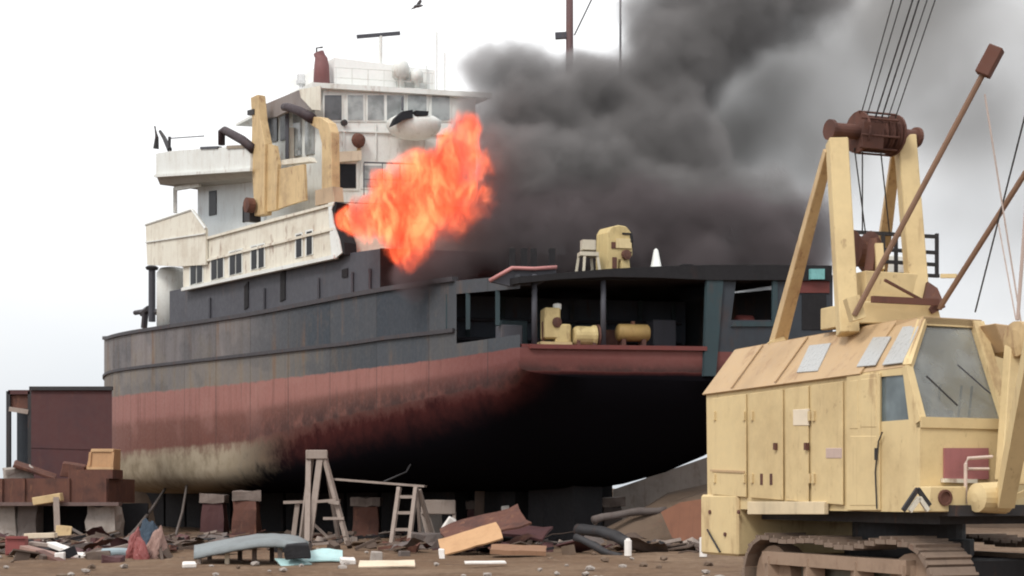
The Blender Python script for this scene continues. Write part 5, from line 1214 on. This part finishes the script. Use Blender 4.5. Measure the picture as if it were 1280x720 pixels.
o = MB().beam(P(198, 672, 37), P(203, 702, 35.5), .07, .07).build('stick', M['wood_dark']); tag(o, 'dark stick leaning on the pale pinkish sack', 'stick')
# stones and scraps over the yard
st_grp = 'small stones strewn over the yard'
for i in range(64):
    px = random.uniform(-20, 900); D = random.choice((random.uniform(27.5, 34), random.uniform(32, 44)))
    s_ = random.uniform(.04, .12)
    bm = bmesh.new(); bmesh.ops.create_icosphere(bm, subdivisions=1, radius=s_)
    for v in bm.verts: v.co += mnoise.noise_vector(v.co * 9 + Vector((i, 0, 0))) * s_ * .5; v.co.z *= .6
    me = bpy.data.meshes.new('stone'); bm.to_mesh(me); bm.free(); me.materials.append(M['concrete'] if i % 3 else M['earth'])
    o = bpy.data.objects.new('stone', me); COL.objects.link(o); o.location = G(px, D, s_ * .2); tag(o, 'small stone lying loose on the brown yard soil', 'stone', st_grp)

# rubble and offcuts: one uncountable scatter
rbm = MB(); fm = []; rnd = random.Random(5)
for i in range(430):
    px = rnd.choice((rnd.uniform(-10, 240), rnd.uniform(-10, 880), rnd.uniform(200, 880))); D = rnd.choice((rnd.uniform(40, 50), rnd.uniform(43, 56), rnd.uniform(46, 58)))
    if px < 230: D -= 4
    if px > 770: D = rnd.uniform(41, 45)
    k = rnd.random(); c = G(px, D, .05); m_i = rnd.choice((0, 1, 1, 1, 1, 6, 6, 3, 4, 4, 7, 7, 2))
    n0 = len(rbm.f)
    if k < .5: rbm.box(c + Vector((0, 0, rnd.uniform(-.02, .12))), (rnd.uniform(.1, .45), rnd.uniform(.1, .4), rnd.uniform(.06, .3)), rnd.uniform(0, 3), rnd.uniform(-.5, .5), rnd.uniform(-.5, .5))
    elif k < .8:
        a_ = rnd.uniform(-.5, .5); L_ = rnd.uniform(.4, 1.5); rbm.beam(c, c + Vector((math.cos(a_) * L_, math.sin(a_) * L_, rnd.uniform(0, .3))), rnd.uniform(.05, .14), rnd.uniform(.03, .1))
    else: rbm.box(c + Vector((0, 0, .08)), (rnd.uniform(.5, 1.1), rnd.uniform(.4, .8), .04), rnd.uniform(0, 3), rnd.uniform(-.35, .35), rnd.uniform(-.25, .25))
    fm += [m_i] * (len(rbm.f) - n0)
for i in range(16):
    px = rnd.uniform(0, 860); D = rnd.uniform(39, 50); c = G(px, D, .05); pts_ = [c]
    for k in range(6): pts_.append(pts_[-1] + Vector((rnd.uniform(-.1, .5), rnd.uniform(-.3, .3), rnd.uniform(-.12, .18))))
    for p_ in pts_: p_.z = max(.03, p_.z)
    n0 = len(rbm.f); rbm.tube(pts_, rnd.uniform(.015, .04), 6); fm += [rnd.choice((1, 3, 0))] * (len(rbm.f) - n0)
for i in range(34):
    px = rnd.choice((rnd.uniform(0, 240), rnd.uniform(420, 700), rnd.uniform(690, 860))); D = rnd.uniform(40, 47); c = G(px, D, rnd.uniform(.1, .35)); n0 = len(rbm.f)
    L_, W_ = rnd.uniform(.6, 1.3), rnd.uniform(.4, .9); rot = Matrix.Rotation(rnd.uniform(0, 3), 3, 'Z') @ Matrix.Rotation(rnd.uniform(-.6, .6), 3, 'X'); sd_ = rnd.uniform(0, 50)
    vs_ = [c + rot @ Vector((L_ * (a_ / 4 - .5), W_ * (b_ / 3 - .5), .16 * mnoise.noise(Vector((a_ * .7, b_ * .7, sd_))) + .10 * math.sin(a_ * .9 + sd_))) for a_ in range(5) for b_ in range(4)]
    rbm.add(vs_, [(a_ * 4 + b_, a_ * 4 + b_ + 1, a_ * 4 + b_ + 5, a_ * 4 + b_ + 4) for a_ in range(4) for b_ in range(3)]); fm += [rnd.choice((0, 4, 1, 3))] * (len(rbm.f) - n0)
ro = rbm.build('rubble', [M['rust_brown'], M['wood_dark'], M['wood_grey'], M['dark_concrete'], M['purple_rust'], M['concrete'], M['earth'], M['soot_shade']])
for p_, m_i in zip(ro.data.polygons, fm): p_.material_index = m_i
tag(ro, 'scattered rubble and scrap offcuts littering the yard around and under the ship', 'rubble', None, 'stuff')
# ------------------------------------------------------------------ bird
q = P(522, 8, 50)
bd = thing('seabird', 'small dark bird flying high over the wheelhouse', 'bird', q)
g = MB(); g.lathe(q - Vector((.14, 0, 0)), (1, 0, .1), [(0, .01), (.06, .05), (.16, .06), (.26, .04), (.34, .01)], 10).build('body', M['feather'], bd, smooth=True)
for s_, e in ((1, (.12, -.1, .24)), (-1, (-.26, .1, -.08))):
    w = Vector(e); MB().prism([q + Vector((.07, 0, .02)), q + w * .6 + Vector((.08, 0, 0)), q + w, q + w * .5 + Vector((-.06, 0, 0)), q + Vector((-.07, 0, .01))], (0, .02, .015)).build('wing', M['feather'], bd)

# ------------------------------------------------------------------ SMOKE AND FLAMES
def hull_from_blobs(name, blobs, grow, voxel, mat):
    bm = bmesh.new()
    for c, r in blobs:
        bmesh.ops.create_icosphere(bm, subdivisions=3, radius=r * grow, matrix=Matrix.Translation(c))
    me = bpy.data.meshes.new(name + '_tmp'); bm.to_mesh(me); bm.free()
    tmp = bpy.data.objects.new(name + '_tmp', me); COL.objects.link(tmp)
    md = tmp.modifiers.new('r', 'REMESH'); md.mode = 'VOXEL'; md.voxel_size = voxel
    dg = bpy.context.evaluated_depsgraph_get(); dg.update(); ev = tmp.evaluated_get(dg)
    me2 = bpy.data.meshes.new_from_object(ev); me2.name = name
    bpy.data.objects.remove(tmp)
    me2.materials.clear(); me2.materials.append(mat)
    o = bpy.data.objects.new(name, me2); COL.objects.link(o); return o
def blob_field(b, pos, blobs, power=1.0):
    """sum of w * smooth falloff round each blob"""
    acc = None
    for c, r, w in blobs:
        d = b.n('ShaderNodeVectorMath', operation='DISTANCE'); b.l(pos, d.inputs[0]); d.inputs[1].default_value = c
        f_ = b.ramp(d.outputs['Value'], r, r * .35, 0.0, w)
        acc = f_ if acc is None else b.math('ADD', acc, f_)
    return acc
def warp(b, pos, scale, amp, detail=3, stretch=(1, 1, 1)):
    n = b.n('ShaderNodeTexNoise'); n.inputs['Scale'].default_value = scale; n.inputs['Detail'].default_value = detail; n.inputs['Roughness'].default_value = .55
    b.l(b.map(pos, stretch) if stretch != (1, 1, 1) else pos, n.inputs['Vector'])
    s_ = b.n('ShaderNodeVectorMath', operation='MULTIPLY_ADD'); b.l(n.outputs['Color'], s_.inputs[0])
    s_.inputs[1].default_value = (2 * amp,) * 3; s_.inputs[2].default_value = (-amp,) * 3
    a_ = b.n('ShaderNodeVectorMath', operation='ADD'); b.l(pos, a_.inputs[0]); b.l(s_.outputs[0], a_.inputs[1])
    return a_.outputs[0], n.outputs[0]
def bl(px, py, rp, w, D): return (P(px, py, D), rp / FPX * D, w)
SM = [bl(612, 88, 52, .8, 51), bl(655, 95, 55, .9, 51), bl(690, 150, 78, 1.0, 50.5), bl(665, 225, 90, 1.2, 49), bl(745, 230, 100, 1.3, 50),
      bl(745, 115, 68, .8, 51), bl(830, 190, 100, 1.2, 51), bl(845, 85, 95, 1.0, 52), bl(900, 20, 105, .9, 53), bl(985, -25, 125, .55, 55), bl(815, 20, 70, .6, 53),
      bl(880, 240, 76, .7, 50), bl(960, 250, 70, .6, 50), bl(598, 146, 46, .7, 50.2), bl(620, 190, 54, .9, 49.4), bl(820, 270, 90, .8, 49), bl(720, 105, 62, .9, 52.5), bl(780, 120, 60, .9, 52.5), bl(655, 140, 60, 1.0, 50.5)]
SML = [bl(625, 290, 78, 1.2, 47.6), bl(560, 320, 56, .9, 47.0), bl(800, 292, 100, 1.2, 48), bl(910, 300, 92, 1.0, 48), bl(1000, 295, 78, 1.0, 49), bl(705, 310, 90, 1.2, 47.0), bl(515, 345, 42, .8, 47.0),
       bl(870, 335, 62, 1.0, 46.5), bl(960, 330, 66, 1.0, 47.5), bl(1010, 335, 45, 1.0, 47.5), bl(785, 328, 60, .9, 46.5), bl(640, 245, 60, .9, 48.2), bl(608, 240, 46, .9, 49.4), bl(710, 255, 66, .7, 48)]
SMT = [bl(925, 120, 110, .34, 57), bl(870, 190, 110, .30, 56), bl(975, 175, 140, .30, 57), bl(1080, 80, 160, .22, 59), bl(1210, 60, 170, .20, 62), bl(1150, -60, 130, .4, 61), bl(1110, 225, 140, .11, 60), bl(1300, 190, 180, .10, 64), bl(1230, 330, 150, .06, 62)]
def smoke_material(name, blobs, dens, wscale, wamp, col, rate, dscale=.9, damp=1.5, lo=.18, hi=.75):
    m = bpy.data.materials.new(name); m.use_nodes = True; t = m.node_tree; t.nodes.clear(); b = NB(t)
    o = b.n('ShaderNodeOutputMaterial'); v = b.n('ShaderNodeVolumePrincipled'); b.l(v.outputs[0], o.inputs['Volume'])
    pos = b.n('ShaderNodeNewGeometry').outputs['Position']
    wp_, nf = warp(b, pos, wscale, wamp, 4)
    f_ = blob_field(b, wp_, blobs)
    nd = b.noise(wp_, dscale, 5, .6)
    g_ = b.math('MULTIPLY', b.ramp(b.math('ADD', f_, b.math('MULTIPLY', b.math('SUBTRACT', nd, .5), damp)), lo, hi), b.ramp(f_, .02, .22))
    if damp == 0: d = b.math('MULTIPLY', b.math('MULTIPLY', f_, b.ramp(nf, .3, .7, .45, 1.3)), dens)
    else: d = b.math('MULTIPLY', b.math('MULTIPLY', g_, b.math('ADD', b.math('MULTIPLY', f_, .8), .25)), dens)
    b.l(d, v.inputs['Density']); v.inputs['Color'].default_value = (*col, 1); v.inputs['Anisotropy'].default_value = 0.1
    m.cycles.volume_step_rate = rate
    return m
sm = hull_from_blobs('smoke', [(c, r) for c, r, w in SM], 1.06, .45, smoke_material('smoke_dark', SM, 1.5, .55, .7, (.56, .53, .525), .085, .8, 1.3, .06, .65))
tag(sm, 'thick grey smoke column billowing up and away from the burning aft deck', 'smoke', kind='stuff')
sm = hull_from_blobs('smoke', [(c, r) for c, r, w in SML], 1.06, .45, smoke_material('smoke_sooty_shaded', SML, 1.3, .55, .6, (.31, .262, .27), .10, .8, 1.2, .12, .8))  # sootier low smoke, its self-shadow and warm fire glow also put into the colour
tag(sm, 'blackest smoke lying low across the aft deck between the flames and the crane frame', 'smoke', kind='stuff')
sm2 = hull_from_blobs('smoke', [(c, r) for c, r, w in SMT], 1.05, .9, smoke_material('smoke_thin', SMT, 1.0, .22, 1.4, (.66, .63, .605), .12, .3, 0))
tag(sm2, 'pale grey smoke veil drifting across the sky behind the crane', 'smoke', kind='stuff')

FL = [bl(438, 274, 24, 1, 49.4), bl(464, 272, 38, 1, 49.0), bl(494, 262, 50, 1, 48.4), bl(514, 287, 50, 1, 47.8), bl(508, 318, 30, .9, 47.4), bl(524, 238, 56, 1, 48.2), bl(550, 224, 50, 1, 48.2), bl(571, 190, 39, 1, 48.4), bl(581, 158, 27, .9, 48.6), bl(562, 266, 48, .8, 47.6), bl(598, 205, 32, .36, 48.0), bl(478, 234, 26, .7, 48.6), bl(596, 248, 36, .32, 47.4)]
def flame_material():
    m = bpy.data.materials.new('flame'); m.use_nodes = True; t = m.node_tree; t.nodes.clear(); b = NB(t)
    o = b.n('ShaderNodeOutputMaterial'); v = b.n('ShaderNodeVolumePrincipled'); b.l(v.outputs[0], o.inputs['Volume'])
    pos = b.n('ShaderNodeNewGeometry').outputs['Position']
    wp_, nf = warp(b, pos, .95, .5, 4, (1, 1, .7))
    f_ = blob_field(b, wp_, FL)
    mp_ = b.n('ShaderNodeMapping'); mp_.inputs['Rotation'].default_value = (0, R(-38), 0); mp_.inputs['Scale'].default_value = (1.25, 1, .55)
    b.l(wp_, mp_.inputs[0])
    n1 = b.noise(mp_.outputs[0], 1.5, 6, .62, .8)
    n2 = b.noise(mp_.outputs[0], 2.6, 5, .6, .5)
    core = b.math('MULTIPLY', b.ramp(b.math('ADD', f_, b.math('MULTIPLY', b.math('SUBTRACT', n1, .5), 1.6)), .12, .80), b.ramp(f_, .02, .15))
    hot = b.math('MULTIPLY', b.ramp(n1, .40, .66), b.ramp(n2, .3, .6))
    colr = b.mix(hot, (1.0, .075, .024), (1.0, .205, .078))
    b.l(colr, v.inputs['Emission Color'])
    b.l(b.math('MULTIPLY', core, b.math('MULTIPLY_ADD', hot, 5.6, .9)), v.inputs['Emission Strength'])
    b.l(b.math('MULTIPLY', core, 1.7), v.inputs['Density']); v.inputs['Color'].default_value = (.16, .07, .05, 1)
    m.cycles.volume_step_rate = .10
    return m
fl_ = hull_from_blobs('flames', [(c, r) for c, r, w in FL], 1.12, .16, flame_material())
tag(fl_, 'bright orange flames leaping from the ship aft of the white deckhouse', 'fire', kind='stuff')
